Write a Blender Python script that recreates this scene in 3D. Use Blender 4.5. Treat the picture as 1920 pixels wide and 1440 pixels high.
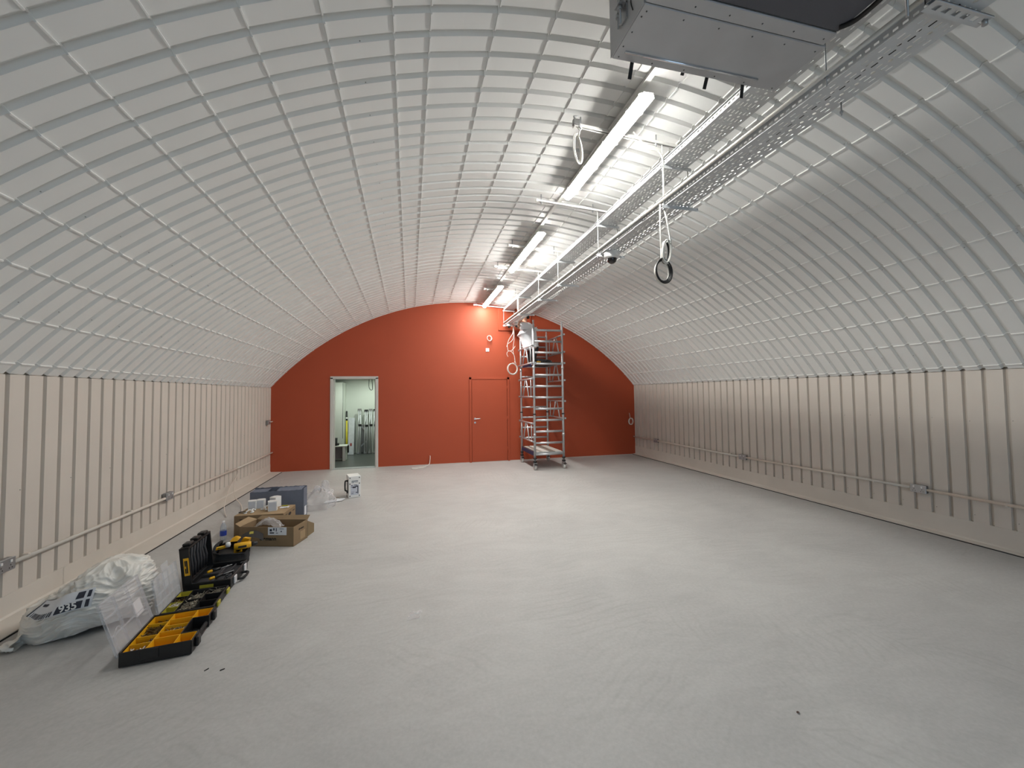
import bpy, math, random
from mathutils import Vector, Matrix, noise
PI = math.pi
random.seed(7)
S = bpy.context.scene
for o in list(bpy.data.objects):
    bpy.data.objects.remove(o)

# ------------------------------------------------------------------ camera
cam_d = bpy.data.cameras.new('camera')
cam_d.sensor_fit = 'HORIZONTAL'
cam_d.sensor_width = 36.0
cam_d.lens = 754.573 * 36.0 / 1920.0
cam_d.shift_x = 0.00408
cam_d.shift_y = -0.005526
cam_d.clip_start = 0.05
cam_d.clip_end = 200
cam = bpy.data.objects.new('camera', cam_d)
S.collection.objects.link(cam)
YAW, PITCH, ROLL = 0.2385, 0.0389, -0.0117
fw = Vector((math.sin(YAW) * math.cos(PITCH), math.cos(YAW) * math.cos(PITCH), math.sin(PITCH)))
rt = Vector((math.cos(YAW), -math.sin(YAW), 0))
up = rt.cross(fw)
r2 = rt * math.cos(ROLL) + up * math.sin(ROLL)
u2 = -rt * math.sin(ROLL) + up * math.cos(ROLL)
cam.matrix_world = Matrix(((r2.x, u2.x, -fw.x, 0.0), (r2.y, u2.y, -fw.y, 0.0), (r2.z, u2.z, -fw.z, 1.65), (0, 0, 0, 1)))
S.camera = cam

# ------------------------------------------------------------------ world (overcast daylight outside the far entrance), exposure
W = bpy.data.worlds.new('overcast')
S.world = W
W.use_nodes = True
W.node_tree.nodes['Background'].inputs[0].default_value = (0.55, 0.78, 1.0, 1)
W.node_tree.nodes['Background'].inputs[1].default_value = 3.6
S.view_settings.view_transform = 'Standard'
S.view_settings.look = 'None'
S.view_settings.gamma = 1.0
S.view_settings.use_curve_mapping = False
S.view_settings.exposure = 0.0
LAMP = 114.0           # strength of the luminaire diffusers
try:
    S.cycles.use_light_tree = False
    S.cycles.max_bounces = 7
    S.cycles.diffuse_bounces = 4
    S.cycles.transparent_max_bounces = 24
    S.cycles.sample_clamp_indirect = 6.0
except Exception:
    pass

# ------------------------------------------------------------------ helpers
COL = S.collection

def link(o, parent=None):
    COL.objects.link(o)
    if parent is not None:
        o.parent = parent
    return o

class MB:
    """collects geometry for one mesh"""
    def __init__(s):
        s.v = []; s.f = []; s.sm = []
    def add(s, vs, fs, smooth=False):
        b = len(s.v)
        s.v += [tuple(p) for p in vs]
        s.f += [tuple(i + b for i in f) for f in fs]
        s.sm += [smooth] * len(fs)
        return s
    def box(s, x0, x1, y0, y1, z0, z1, M=None, bev=0.0):
        if bev:
            b = min(bev, .49 * min(abs(x1 - x0), abs(y1 - y0), abs(z1 - z0)))
            vs = []
            for X, sx in ((x0, 1), (x1, -1)):
                for Y, sy in ((y0, 1), (y1, -1)):
                    for Z, sz in ((z0, 1), (z1, -1)):
                        vs += [(X, Y + sy * b, Z + sz * b), (X + sx * b, Y, Z + sz * b), (X + sx * b, Y + sy * b, Z)]
            i = lambda a, b_, c, k: ((a * 2 + b_) * 2 + c) * 3 + k
            fs = []
            for a in (0, 1):
                q = [i(a, 0, 0, 0), i(a, 1, 0, 0), i(a, 1, 1, 0), i(a, 0, 1, 0)]
                fs.append(q if a else q[::-1])
                q = [i(0, a, 0, 1), i(1, a, 0, 1), i(1, a, 1, 1), i(0, a, 1, 1)]
                fs.append(q[::-1] if a else q)
                q = [i(0, 0, a, 2), i(1, 0, a, 2), i(1, 1, a, 2), i(0, 1, a, 2)]
                fs.append(q if a else q[::-1])
            for a in (0, 1):
                for b_ in (0, 1):
                    fs.append([i(a, b_, 0, 0), i(a, b_, 1, 0), i(a, b_, 1, 1), i(a, b_, 0, 1)])
                    fs.append([i(a, 0, b_, 0), i(a, 1, b_, 0), i(a, 1, b_, 2), i(a, 0, b_, 2)])
                    fs.append([i(0, a, b_, 1), i(1, a, b_, 1), i(1, a, b_, 2), i(0, a, b_, 2)])
                    for c in (0, 1):
                        fs.append([i(a, b_, c, 0), i(a, b_, c, 1), i(a, b_, c, 2)])
        else:
            vs = [(X, Y, Z) for X in (x0, x1) for Y in (y0, y1) for Z in (z0, z1)]
            fs = [(0, 1, 3, 2), (4, 6, 7, 5), (0, 4, 5, 1), (2, 3, 7, 6), (0, 2, 6, 4), (1, 5, 7, 3)]
        if M is not None:
            vs = [M @ Vector(p) for p in vs]
        return s.add(vs, fs)
    def bar(s, p0, p1, w, h, upv=(0, 0, 1)):
        p0, p1 = Vector(p0), Vector(p1)
        d = (p1 - p0).normalized()
        u = Vector(upv)
        if abs(d.dot(u)) > .98:
            u = Vector((0, 1, 0))
        a = d.cross(u).normalized(); b = a.cross(d)
        vs = [p + a * sx * w / 2 + b * sy * h / 2 for p in (p0, p1) for sx in (-1, 1) for sy in (-1, 1)]
        return s.add(vs, [(0, 1, 3, 2), (4, 6, 7, 5), (0, 4, 5, 1), (2, 3, 7, 6), (0, 2, 6, 4), (1, 5, 7, 3)])
    def tube(s, path, r, n=8, cap=True, closed=False):
        P = [Vector(p) for p in path]
        m = len(P)
        rs = r if isinstance(r, (list, tuple)) else [r] * m
        prev = None
        vs = []
        for i in range(m):
            if closed:
                d = (P[(i + 1) % m] - P[i - 1]).normalized()
            else:
                d = (P[min(i + 1, m - 1)] - P[max(i - 1, 0)]).normalized()
            if prev is None:
                a = d.orthogonal().normalized()
            else:
                a = (prev - d * prev.dot(d))
                a = a.normalized() if a.length > 1e-6 else d.orthogonal().normalized()
            prev = a
            b = d.cross(a)
            for k in range(n):
                t = 2 * PI * k / n
                vs.append(P[i] + (a * math.cos(t) + b * math.sin(t)) * rs[i])
        fs = []
        for i in range(m if closed else m - 1):
            j = (i + 1) % m
            for k in range(n):
                k2 = (k + 1) % n
                fs.append((i * n + k, i * n + k2, j * n + k2, j * n + k))
        s.add(vs, fs, True)
        if cap and not closed:
            b = len(s.v) - m * n
            s.f.append(tuple(b + k for k in range(n))[::-1]); s.sm.append(False)
            s.f.append(tuple(b + (m - 1) * n + k for k in range(n))); s.sm.append(False)
        return s
    def cyl(s, p0, p1, r, n=12, r1=None):
        return s.tube([p0, p1], [r, r if r1 is None else r1], n)
    def lathe(s, prof, c=(0, 0, 0), n=20, M=None):
        vs = []
        for (r, z) in prof:
            for k in range(n):
                t = 2 * PI * k / n
                p = Vector((r * math.cos(t), r * math.sin(t), z))
                p = (M @ p) if M is not None else p + Vector(c)
                vs.append(p)
        fs = []
        for i in range(len(prof) - 1):
            for k in range(n):
                k2 = (k + 1) % n
                fs.append((i * n + k, i * n + k2, (i + 1) * n + k2, (i + 1) * n + k))
        s.add(vs, fs, True)
        return s
    def prism(s, poly, d, M=None):
        """poly: list of 3d points, extruded by vector d"""
        P = [Vector(p) for p in poly]; d = Vector(d); n = len(P)
        vs = P + [p + d for p in P]
        if M is not None:
            vs = [M @ p for p in vs]
        fs = [tuple(range(n))[::-1], tuple(range(n, 2 * n))] + [(i, (i + 1) % n, n + (i + 1) % n, n + i) for i in range(n)]
        return s.add(vs, fs)
    def grid(s, fn, nu, nv, smooth=True, wrap=False):
        vs = [fn(i / (nu if wrap else nu - 1), j / (nv - 1)) for j in range(nv) for i in range(nu)]
        fs = []
        for j in range(nv - 1):
            for i in range(nu if wrap else nu - 1):
                i2 = (i + 1) % nu
                fs.append((j * nu + i, j * nu + i2, (j + 1) * nu + i2, (j + 1) * nu + i))
        return s.add(vs, fs, smooth)
    def mesh(s, name, mat=None):
        me = bpy.data.meshes.new(name)
        me.from_pydata(s.v, [], s.f)
        me.polygons.foreach_set('use_smooth', s.sm)
        me.update()
        if mat is not None:
            me.materials.append(mat)
        return me
    def parts(s, name, mat, parent=None):
        """one object for each loose piece"""
        par = list(range(len(s.v)))
        def fd(a):
            while par[a] != a:
                par[a] = par[par[a]]; a = par[a]
            return a
        for f in s.f:
            for i in f[1:]:
                par[fd(i)] = fd(f[0])
        comp = {}
        for f, sm in zip(s.f, s.sm):
            comp.setdefault(fd(f[0]), []).append((f, sm))
        out = []
        for fs in comp.values():
            ids = sorted({i for f, _ in fs for i in f}); mp = {i: k for k, i in enumerate(ids)}
            m = MB(); m.v = [s.v[i] for i in ids]; m.f = [tuple(mp[i] for i in f) for f, _ in fs]; m.sm = [q for _, q in fs]
            out.append(m.build(name, mat, parent))
        return out
    def build(s, name, mat, parent=None, loc=None, rz=0.0):
        o = bpy.data.objects.new(name, s.mesh(name, mat))
        if loc is not None:
            o.location = loc
        o.rotation_euler = (0, 0, rz)
        return link(o, parent)

def tag(o, label, cat, group=None):
    o['label'] = label; o['category'] = cat
    if group:
        o['group'] = group
    return o

def struct(o):
    o['kind'] = 'structure'
    return o

def thing(name, label, cat, loc=(0, 0, 0), rz=0.0, group=None):
    o = bpy.data.objects.new(name, None)
    o.empty_display_size = .1
    o.location = loc; o.rotation_euler = (0, 0, rz)
    link(o)
    return tag(o, label, cat, group)

def sempty(name, loc=(0, 0, 0)):
    o = bpy.data.objects.new(name, None)
    o.location = loc
    link(o)
    return struct(o)

def inst(me, name, parent, loc=(0, 0, 0), rot=(0, 0, 0), scale=(1, 1, 1)):
    o = bpy.data.objects.new(name, me)
    o.location = loc; o.rotation_euler = rot; o.scale = scale
    return link(o, parent)

def copy_tree(o, parent=None):
    c = o.copy()
    link(c, parent)
    for ch in [x for x in o.children]:
        copy_tree(ch, c)
    return c

def spline(pts, n=8):
    P = [Vector(p) for p in pts]
    out = []
    for i in range(len(P) - 1):
        p0 = P[max(i - 1, 0)]; p1 = P[i]; p2 = P[i + 1]; p3 = P[min(i + 2, len(P) - 1)]
        for k in range(n):
            t = k / n
            out.append(.5 * ((2 * p1) + (p2 - p0) * t + (2 * p0 - 5 * p1 + 4 * p2 - p3) * t * t + (3 * p1 - p0 - 3 * p2 + p3) * t ** 3))
    out.append(P[-1])
    return out

def ring(c, r, nrm, n=28, a=(0, 0, 1), squash=1.0):
    c = Vector(c); nrm = Vector(nrm).normalized(); a = Vector(a)
    a = (a - nrm * a.dot(nrm)).normalized(); b = nrm.cross(a)
    return [c + a * r * math.cos(2 * PI * k / n) + b * r * squash * math.sin(2 * PI * k / n) for k in range(n)]

def text_mesh(txt, size, mat, name):
    cu = bpy.data.curves.new(name, 'FONT')
    cu.body = txt; cu.size = size; cu.extrude = .0006; cu.offset = size * .022
    cu.align_x = 'CENTER'; cu.align_y = 'CENTER'
    o = bpy.data.objects.new(name, cu); COL.objects.link(o)
    dg = bpy.context.evaluated_depsgraph_get(); dg.update()
    me = bpy.data.meshes.new_from_object(o.evaluated_get(dg))
    bpy.data.objects.remove(o); bpy.data.curves.remove(cu)
    me.materials.clear(); me.materials.append(mat)
    return me

# ------------------------------------------------------------------ materials
def srgb(r, g, b):
    f = lambda c: (c / 255 / 12.92) if c / 255 <= .04045 else ((c / 255 + .055) / 1.055) ** 2.4
    return (f(r), f(g), f(b), 1)

def mat(name, col, rough=.5, metal=0.0, var=.0, vscale=6.0, bump=0.0, bscale=60.0, emit=0.0, spec=.5, coat=0.0, alpha=1.0, trans=0.0, det=3):
    m = bpy.data.materials.new(name); m.use_nodes = True
    nt = m.node_tree; N = nt.nodes; L = nt.links
    p = N['Principled BSDF']
    p.inputs['Base Color'].default_value = col
    p.inputs['Roughness'].default_value = rough
    p.inputs['Metallic'].default_value = metal
    p.inputs['Specular IOR Level'].default_value = spec
    p.inputs['Coat Weight'].default_value = coat
    p.inputs['Alpha'].default_value = alpha
    p.inputs['Transmission Weight'].default_value = trans
    if emit:
        p.inputs['Emission Color'].default_value = col
        p.inputs['Emission Strength'].default_value = emit
    if var or bump:
        tc = N.new('ShaderNodeTexCoord')
    if var:
        n = N.new('ShaderNodeTexNoise'); n.inputs['Scale'].default_value = vscale; n.inputs['Detail'].default_value = det
        L.new(tc.outputs['Object'], n.inputs['Vector'])
        r = N.new('ShaderNodeValToRGB')
        r.color_ramp.elements[0].position = .3; r.color_ramp.elements[1].position = .7
        r.color_ramp.elements[0].color = tuple(c * (1 - var) for c in col[:3]) + (1,)
        r.color_ramp.elements[1].color = tuple(min(1, c * (1 + var)) for c in col[:3]) + (1,)
        L.new(n.outputs['Fac'], r.inputs['Fac']); L.new(r.outputs['Color'], p.inputs['Base Color'])
    if bump:
        n2 = N.new('ShaderNodeTexNoise'); n2.inputs['Scale'].default_value = bscale; n2.inputs['Detail'].default_value = 2
        L.new(tc.outputs['Object'], n2.inputs['Vector'])
        b = N.new('ShaderNodeBump'); b.inputs['Strength'].default_value = bump; b.inputs['Distance'].default_value = .01
        L.new(n2.outputs['Fac'], b.inputs['Height']); L.new(b.outputs['Normal'], p.inputs['Normal'])
    return m

def clear_mat(name, tint, fac, rough=.15, bump=0.0, bscale=20):
    """thin clear plastic: mostly see-through, some gloss and haze"""
    m = bpy.data.materials.new(name); m.use_nodes = True
    nt = m.node_tree; N = nt.nodes; L = nt.links
    p = N['Principled BSDF']; out = N['Material Output']
    p.inputs['Base Color'].default_value = tint
    p.inputs['Roughness'].default_value = rough
    t = N.new('ShaderNodeBsdfTransparent'); t.inputs[0].default_value = (.97, .97, .98, 1)
    mx = N.new('ShaderNodeMixShader')
    lw = N.new('ShaderNodeLayerWeight'); lw.inputs['Blend'].default_value = .35
    mr = N.new('ShaderNodeMapRange'); mr.inputs['To Min'].default_value = fac; mr.inputs['To Max'].default_value = min(1, fac + .3)
    L.new(lw.outputs['Facing'], mr.inputs['Value'])
    L.new(mr.outputs[0], mx.inputs[0]); L.new(t.outputs[0], mx.inputs[1]); L.new(p.outputs[0], mx.inputs[2])
    L.new(mx.outputs[0], out.inputs['Surface'])
    if bump:
        tc = N.new('ShaderNodeTexCoord')
        n2 = N.new('ShaderNodeTexNoise'); n2.inputs['Scale'].default_value = bscale; n2.inputs['Detail'].default_value = 2
        L.new(tc.outputs['Object'], n2.inputs['Vector'])
        b = N.new('ShaderNodeBump'); b.inputs['Strength'].default_value = bump; b.inputs['Distance'].default_value = .02
        L.new(n2.outputs['Fac'], b.inputs['Height']); L.new(b.outputs['Normal'], p.inputs['Normal']); L.new(b.outputs['Normal'], lw.inputs['Normal'])
    return m

M_vault = mat('white_painted_sheet', srgb(230, 230, 227), .55, var=.012, vscale=3, det=1)
M_wall = mat('beige_painted_sheet', srgb(208, 200, 190), .6, var=.015, vscale=3, det=1)
M_plinth = mat('beige_plinth', srgb(208, 201, 191), .65, var=.03, vscale=4, det=2)
M_red = mat('terracotta_paint', srgb(164, 68, 35), .6, var=.02, vscale=2, det=1)
M_gap = mat('dark_joint', srgb(35, 33, 32), .9)
M_galv = mat('galvanised_steel', srgb(176, 178, 180), .42, .75, var=.05, vscale=12)
M_tray = mat('galvanised_tray', srgb(206, 208, 209), .5, .15, var=.04, vscale=10)
M_white = mat('white_plastic', srgb(228, 228, 226), .35)
M_whitep = mat('white_painted_metal', srgb(226, 225, 220), .45)
M_cable = mat('white_cable', srgb(225, 222, 214), .5)
M_black = mat('black_plastic', srgb(20, 20, 21), .45)
M_blackc = mat('black_cable', srgb(26, 26, 28), .5)
M_rubber = mat('black_rubber', srgb(30, 30, 30), .8)
M_alu = mat('aluminium_tube', srgb(196, 198, 200), .36, .7, var=.05, vscale=20)
M_grey = mat('grey_conduit', srgb(216, 207, 196), .5)
M_box = mat('grey_steel_box', srgb(140, 139, 138), .45, .4, var=.05, vscale=20)
M_yellow = mat('yellow_plastic', srgb(228, 170, 20), .45)
M_card = mat('cardboard', srgb(134, 112, 84), .85, var=.06, vscale=9, bump=.05, bscale=90)
M_card2 = mat('cardboard_light', srgb(160, 136, 104), .85, var=.06, vscale=9)
M_ink = mat('black_ink', srgb(30, 28, 27), .8)
M_paper = mat('white_label', srgb(222, 224, 228), .7)
M_screw = mat('zinc_screws', srgb(170, 165, 150), .35, .8)
M_brass = mat('brass_screws', srgb(120, 100, 62), .4, .8, var=.3, vscale=80)
M_duct = mat('duct_steel', srgb(186, 187, 189), .40, .35, var=.05, vscale=5)
M_insul = mat('black_insulation', srgb(92, 92, 97), .8, bump=.1, bscale=100)
M_clear = clear_mat('clear_plastic', srgb(225, 222, 224), .05, .12)
M_haze = clear_mat('hazy_plastic', srgb(222, 224, 226), .2, .25)
M_film = clear_mat('plastic_film', srgb(232, 230, 230), .2, .12, .9, 14)
M_bulb = mat('diffuser', (1.0, .985, .945, 1), .4, emit=LAMP)

def concrete():
    m = bpy.data.materials.new('power_floated_concrete'); m.use_nodes = True
    nt = m.node_tree; N = nt.nodes; L = nt.links; p = N['Principled BSDF']
    tc = N.new('ShaderNodeTexCoord')
    def nz(scale, det, rough=.5, vec=None, dist=0.0):
        n = N.new('ShaderNodeTexNoise')
        n.inputs['Scale'].default_value = scale; n.inputs['Detail'].default_value = det
        n.inputs['Roughness'].default_value = rough; n.inputs['Distortion'].default_value = dist
        L.new(vec or tc.outputs['Object'], n.inputs['Vector'])
        return n
    big = nz(.55, 4, .55, dist=.6)
    mp = N.new('ShaderNodeMapping'); mp.inputs['Scale'].default_value = (1.6, 3.4, 1); mp.inputs['Rotation'].default_value = (0, 0, .5)
    L.new(tc.outputs['Object'], mp.inputs['Vector'])
    streak = nz(1.3, 6, .65, mp.outputs[0], 1.4)
    fine = nz(45, 5, .6)
    # trowel sweeps: patches of gently curved ridges, each patch turned its own way
    vo = N.new('ShaderNodeTexVoronoi'); vo.inputs['Scale'].default_value = .95; vo.inputs['Randomness'].default_value = 1.0
    wob = N.new('ShaderNodeMix'); wob.data_type = 'RGBA'; wob.blend_type = 'ADD'; wob.inputs[0].default_value = .55
    L.new(tc.outputs['Object'], wob.inputs[6]); L.new(big.outputs['Color'], wob.inputs[7])
    L.new(wob.outputs[2], vo.inputs['Vector'])
    sep = N.new('ShaderNodeSeparateColor'); L.new(vo.outputs['Color'], sep.inputs[0])
    ang = N.new('ShaderNodeMath'); ang.operation = 'MULTIPLY'; ang.inputs[1].default_value = 6.28; L.new(sep.outputs[0], ang.inputs[0])
    vr = N.new('ShaderNodeVectorRotate'); vr.rotation_type = 'Z_AXIS'
    L.new(tc.outputs['Object'], vr.inputs['Vector']); L.new(ang.outputs[0], vr.inputs['Angle'])
    wv = N.new('ShaderNodeTexWave'); wv.wave_type = 'BANDS'; wv.inputs['Scale'].default_value = 4.2
    wv.inputs['Distortion'].default_value = 9.0; wv.inputs['Detail'].default_value = 3; wv.inputs['Detail Scale'].default_value = .55
    L.new(vr.outputs[0], wv.inputs['Vector'])
    def mix(kind, f, a, b):
        x = N.new('ShaderNodeMix'); x.data_type = 'RGBA'; x.blend_type = kind; x.inputs[0].default_value = f
        L.new(a, x.inputs[6]); L.new(b, x.inputs[7])
        return x.outputs[2]
    def ramp(src, c0, c1, p0=.3, p1=.7):
        r = N.new('ShaderNodeValToRGB')
        r.color_ramp.elements[0].position = p0; r.color_ramp.elements[1].position = p1
        r.color_ramp.elements[0].color = c0; r.color_ramp.elements[1].color = c1
        L.new(src, r.inputs['Fac']); return r.outputs['Color']
    base = ramp(big.outputs['Fac'], srgb(177, 176, 174), srgb(191, 190, 187))
    st = ramp(streak.outputs['Fac'], (.80, .80, .80, 1), (1.0, 1.0, 1.0, 1), .35, .62)
    fn = ramp(fine.outputs['Fac'], (.90, .90, .90, 1), (1.05, 1.05, 1.05, 1))
    sw = ramp(wv.outputs['Fac'], (.94, .94, .935, 1), (1, 1, 1, 1), .0, .35)
    c = mix('MULTIPLY', .45, base, st); c = mix('MULTIPLY', .8, c, fn); c0 = c; c = mix('MULTIPLY', .9, c, sw)
    mk = nz(1.1, 3, .6, dist=.4)
    mkr = N.new('ShaderNodeValToRGB'); mkr.color_ramp.elements[0].position = .46; mkr.color_ramp.elements[1].position = .62
    L.new(mk.outputs['Fac'], mkr.inputs['Fac']); L.new(mkr.outputs['Color'], c.node.inputs[0])
    L.new(c, p.inputs['Base Color'])
    rr = N.new('ShaderNodeMapRange'); rr.inputs['To Min'].default_value = .5; rr.inputs['To Max'].default_value = .72
    L.new(streak.outputs['Fac'], rr.inputs['Value']); L.new(rr.outputs[0], p.inputs['Roughness'])
    b = N.new('ShaderNodeBump'); b.inputs['Strength'].default_value = .25; b.inputs['Distance'].default_value = .004
    L.new(streak.outputs['Fac'], b.inputs['Height']); L.new(b.outputs['Normal'], p.inputs['Normal'])
    return m
M_floor = concrete()
M_pole = mat('silver_frame_tube', srgb(190, 192, 194), .4, .2)
M_lino = mat('dark_grey_lino', srgb(82, 86, 84), .35, var=.06, vscale=3)
M_store = mat('store_wall_paint', srgb(208, 212, 204), .7, var=.02, vscale=2)

# ------------------------------------------------------------------ the vaulted hall
YE = 9.763; YB = -3.2
XL, XR, ZS = -2.945, 5.868, 1.848
XC, RV = 1.4548, 5.7627
ZC = 3.905 - RV
PITCHR = .161; Y0 = 2.045

def warp(th):
    pts = [(-50, .023), (-30, .09), (20, .106), (50, .085)]
    for (a, u), (b, v) in zip(pts, pts[1:]):
        if th <= b:
            return u + (v - u) * (th - a) / (b - a)
    return pts[-1][1]

def vpt(th, Y, d=0.0):
    t = math.radians(th)
    r = RV + d
    z = ZC + r * math.cos(t)
    return (XC + r * math.sin(t), Y, ZS + (z - ZS) * (1 + .011 * (YE - Y)))

def vz(X, Y):
    z = ZC + math.sqrt(RV * RV - (X - XC) ** 2)
    return ZS + (z - ZS) * (1 + .011 * (YE - Y))

DG = .028
def profile(k0, k1, ya=None, yb=None, e=.025):
    """(y, depth) list from groove k0 to groove k1"""
    out = []
    for k in range(k0, k1):
        c = Y0 + k * PITCHR; n = c + PITCHR
        deep = DG + (.008 if k == k0 else 0)
        out += [(c, deep), (c + .013, DG), (c + e, 0.0), (n - e, 0.0), (n - .013, DG)]
    out.append((Y0 + k1 * PITCHR, DG + .008))
    if ya is not None or yb is not None:
        lo = out[0][0] if ya is None else ya; hi = out[-1][0] if yb is None else yb
        res = []
        for (a, da), (b, db) in zip(out, out[1:]):
            if b <= lo or a >= hi:
                continue
            A, B = max(a, lo), min(b, hi)
            f = lambda y: da + (db - da) * (y - a) / (b - a)
            if not res:
                res.append((A, f(A)))
            res.append((B, f(B)))
        out = res
    return out

SEAMS = [-49.98, -49.05, -45.4, -41.73, -38.12, -34.45, -30.75, -27.0, -23.2, -19.4, -15.55, -13.33, -9.2, -5.43, -1.66, 2.11,
         5.88, 9.65, 13.43, 17.2, 20.9, 24.4, 28.0, 31.55, 35.2, 38.8, 42.4, 46.03, 49.5, 49.98]
BAYS = [(-32, -5)] + [(k, k + 6) for k in range(-5, 48, 6)]
ceiling = sempty('ceiling')
for ci, (a, b) in enumerate(zip(SEAMS, SEAMS[1:])):
    ap = 1 if b <= 2.2 else 0
    ridge = (a == -1.66)
    lap = .05
    if ridge:
        rows = [(a, 0), ((a + b) / 2, 0), (b, 0)]
    elif ap:
        rows = [(a, 0.001), ((a + b) / 2, -.001), (b - .04, -.001), (b - .03, -.009), (b + lap, -.009), (b + lap + .008, .003)]
    else:
        rows = [(b, 0.001), ((a + b) / 2, -.001), (a + .04, -.001), (a + .03, -.009), (a - lap, -.009), (a - lap - .008, .003)]
    if abs(b - a) < .95:
        rows = [(b, .02), (b, 0), (a + .05, -.002), (a + .04, -.009), (a - .04, -.009), (a - .05, .003)] if b > 0 else [(a, .02), (a, 0), (b - .05, -.002), (b - .04, -.009), (b + .04, -.009), (b + .05, .003)]
    for (k0, k1) in BAYS:
        pr = profile(k0, k1, YB if k0 < -20 else None, YE + .02 if k1 > 46 else None)
        vs = []; n = len(pr)
        for th, d in rows:
            w = warp(th)
            for (y, pd) in pr:
                yy = y + w
                if k0 < -20 and y == pr[0][0]:
                    yy = YB
                if k1 > 46 and y == pr[-1][0]:
                    yy = YE + .02
                vs.append(vpt(th, min(yy, YE + .02), pd + d))
        fs = [(j * n + i, j * n + i + 1, (j + 1) * n + i + 1, (j + 1) * n + i) for j in range(len(rows) - 1) for i in range(n - 1)]
        MB().add(vs, fs).build('vault_panel', M_vault, ceiling)

def side_wall(name, X, sgn, zb, ph):
    w = sempty(name)
    for (k0, k1) in BAYS:
        pr = profile(k0, k1, YB if k0 < -20 else None, YE + .02 if k1 > 46 else None, .0185)
        n = len(pr); vs = []
        for z in (zb, ZS - .005):
            for i, (y, pd) in enumerate(pr):
                yy = min(y + ph, YE + .02)
                if k0 < -20 and i == 0: yy = YB
                if k1 > 46 and i == n - 1: yy = YE + .02
                vs.append((X + sgn * (pd + .006), yy, z))
        # closing lips at the foot and head of the grooves
        for z in (zb, ZS - .005):
            for i in range(n):
                vs.append((X + sgn * .05, vs[i][1], z))
        fs = [(i, i + 1, n + i + 1, n + i) for i in range(n - 1)]
        fs += [(i, i + 1, 2 * n + i + 1, 2 * n + i) for i in range(n - 1)]
        fs += [(n + i, n + i + 1, 3 * n + i + 1, 3 * n + i) for i in range(n - 1)]
        MB().add(vs, fs).build('wall_panel', M_wall, w)
    MB().box(min(X + sgn * .05, X + sgn * .2), max(X + sgn * .05, X + sgn * .2), YB, YE + .2, -.1, ZS + .1).build('backing_wall', M_wall, w)
    return w
rf = MB()  # unseen shell added over the vault to stop sky light leaking in
rf.grid(lambda u, v: vpt(-56 + 112 * u, YB - .2 + (YE + .6 - YB) * v, .22), 40, 2)
struct(rf.build('sky_block_shell', M_gap))
wl = side_wall('wall_left', XL, -1, .185, .023)
wr = side_wall('wall_right', XR, 1, .224, .085)

def plinth(name, X, sgn, zb, xf):
    b = sempty(name)
    ys = [YB, 2.0, 4.4, 6.8, YE]
    for y0, y1 in zip(ys, ys[1:]):
        prof = [(X + sgn * .05, zb), (X + sgn * .002, zb), (X + sgn * .002, .034), (X - sgn * .012, .022), (xf, .014), (xf, -.02)]
        vs = [(x, y, z) for y in (y0 + .001, y1 - .001) for x, z in prof]; n = len(prof)
        MB().add(vs, [(i, i + 1, n + i + 1, n + i) for i in range(n - 1)]).build('plinth_panel', M_plinth, b)
    return b
plinth('baseboard_left', XL, -1, .185, -2.722)
plinth('baseboard_right', XR, 1, .224, 5.787)
struct(MB().box(-2.80, -2.716, YB, YE, -.01, .009).build('trim_1', M_gap))
struct(MB().box(5.78, 5.86, YB, YE, -.01, .009).build('trim_2', M_gap))

fl = MB()
fl.box(XL - .2, XR + .2, YB - 6, YE + .05, -.2, 0)
struct(fl.build('floor', M_floor))

# fixing screws seen as dots beside the grooves
def dots(pts, parent, name='fixing_screws'):
    m = MB()
    for p, nrm in pts:
        p = Vector(p); nrm = Vector(nrm).normalized()
        a = nrm.orthogonal().normalized(); b = nrm.cross(a)
        r = .0042
        vs = [p + (a * math.cos(k * PI / 3) + b * math.sin(k * PI / 3)) * r for k in range(6)] + [p + (a * math.cos(k * PI / 3) + b * math.sin(k * PI / 3)) * r * .7 + nrm * .004 for k in range(6)]
        m.add(vs, [(6, 7, 8, 9, 10, 11)] + [(k, (k + 1) % 6, 6 + (k + 1) % 6, 6 + k) for k in range(6)])
    o = m.build(name, M_dot, parent); o['kind'] = 'stuff'
M_dot = mat('painted_screw', srgb(150, 147, 142), .5)
pts = []
for k in range(0, 40, 2):
    y = Y0 + k * PITCHR
    for th in (-44.2, -37.0, -17.6, 20.6, 35.6, 47.6):
        if abs(th) > 10:
            q = vpt(th, y + .018 + warp(th), .006); t = math.radians(th)
            pts.append((q, (-math.sin(t), 0, -math.cos(t))))
dots(pts, ceiling)
dots([((XR + .004, Y0 + .085 + k * PITCHR - .033, 1.30 if k % 4 else 1.32), (-1, 0, 0)) for k in range(2, 40, 2)] +
     [((XR + .004, Y0 + .085 + k * PITCHR - .033, .30), (-1, 0, 0)) for k in range(2, 40, 2)], wr)
dots([((XL - .004, Y0 + .023 + k * PITCHR - .033, .95), (1, 0, 0)) for k in range(6, 40, 3)], wl)

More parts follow.
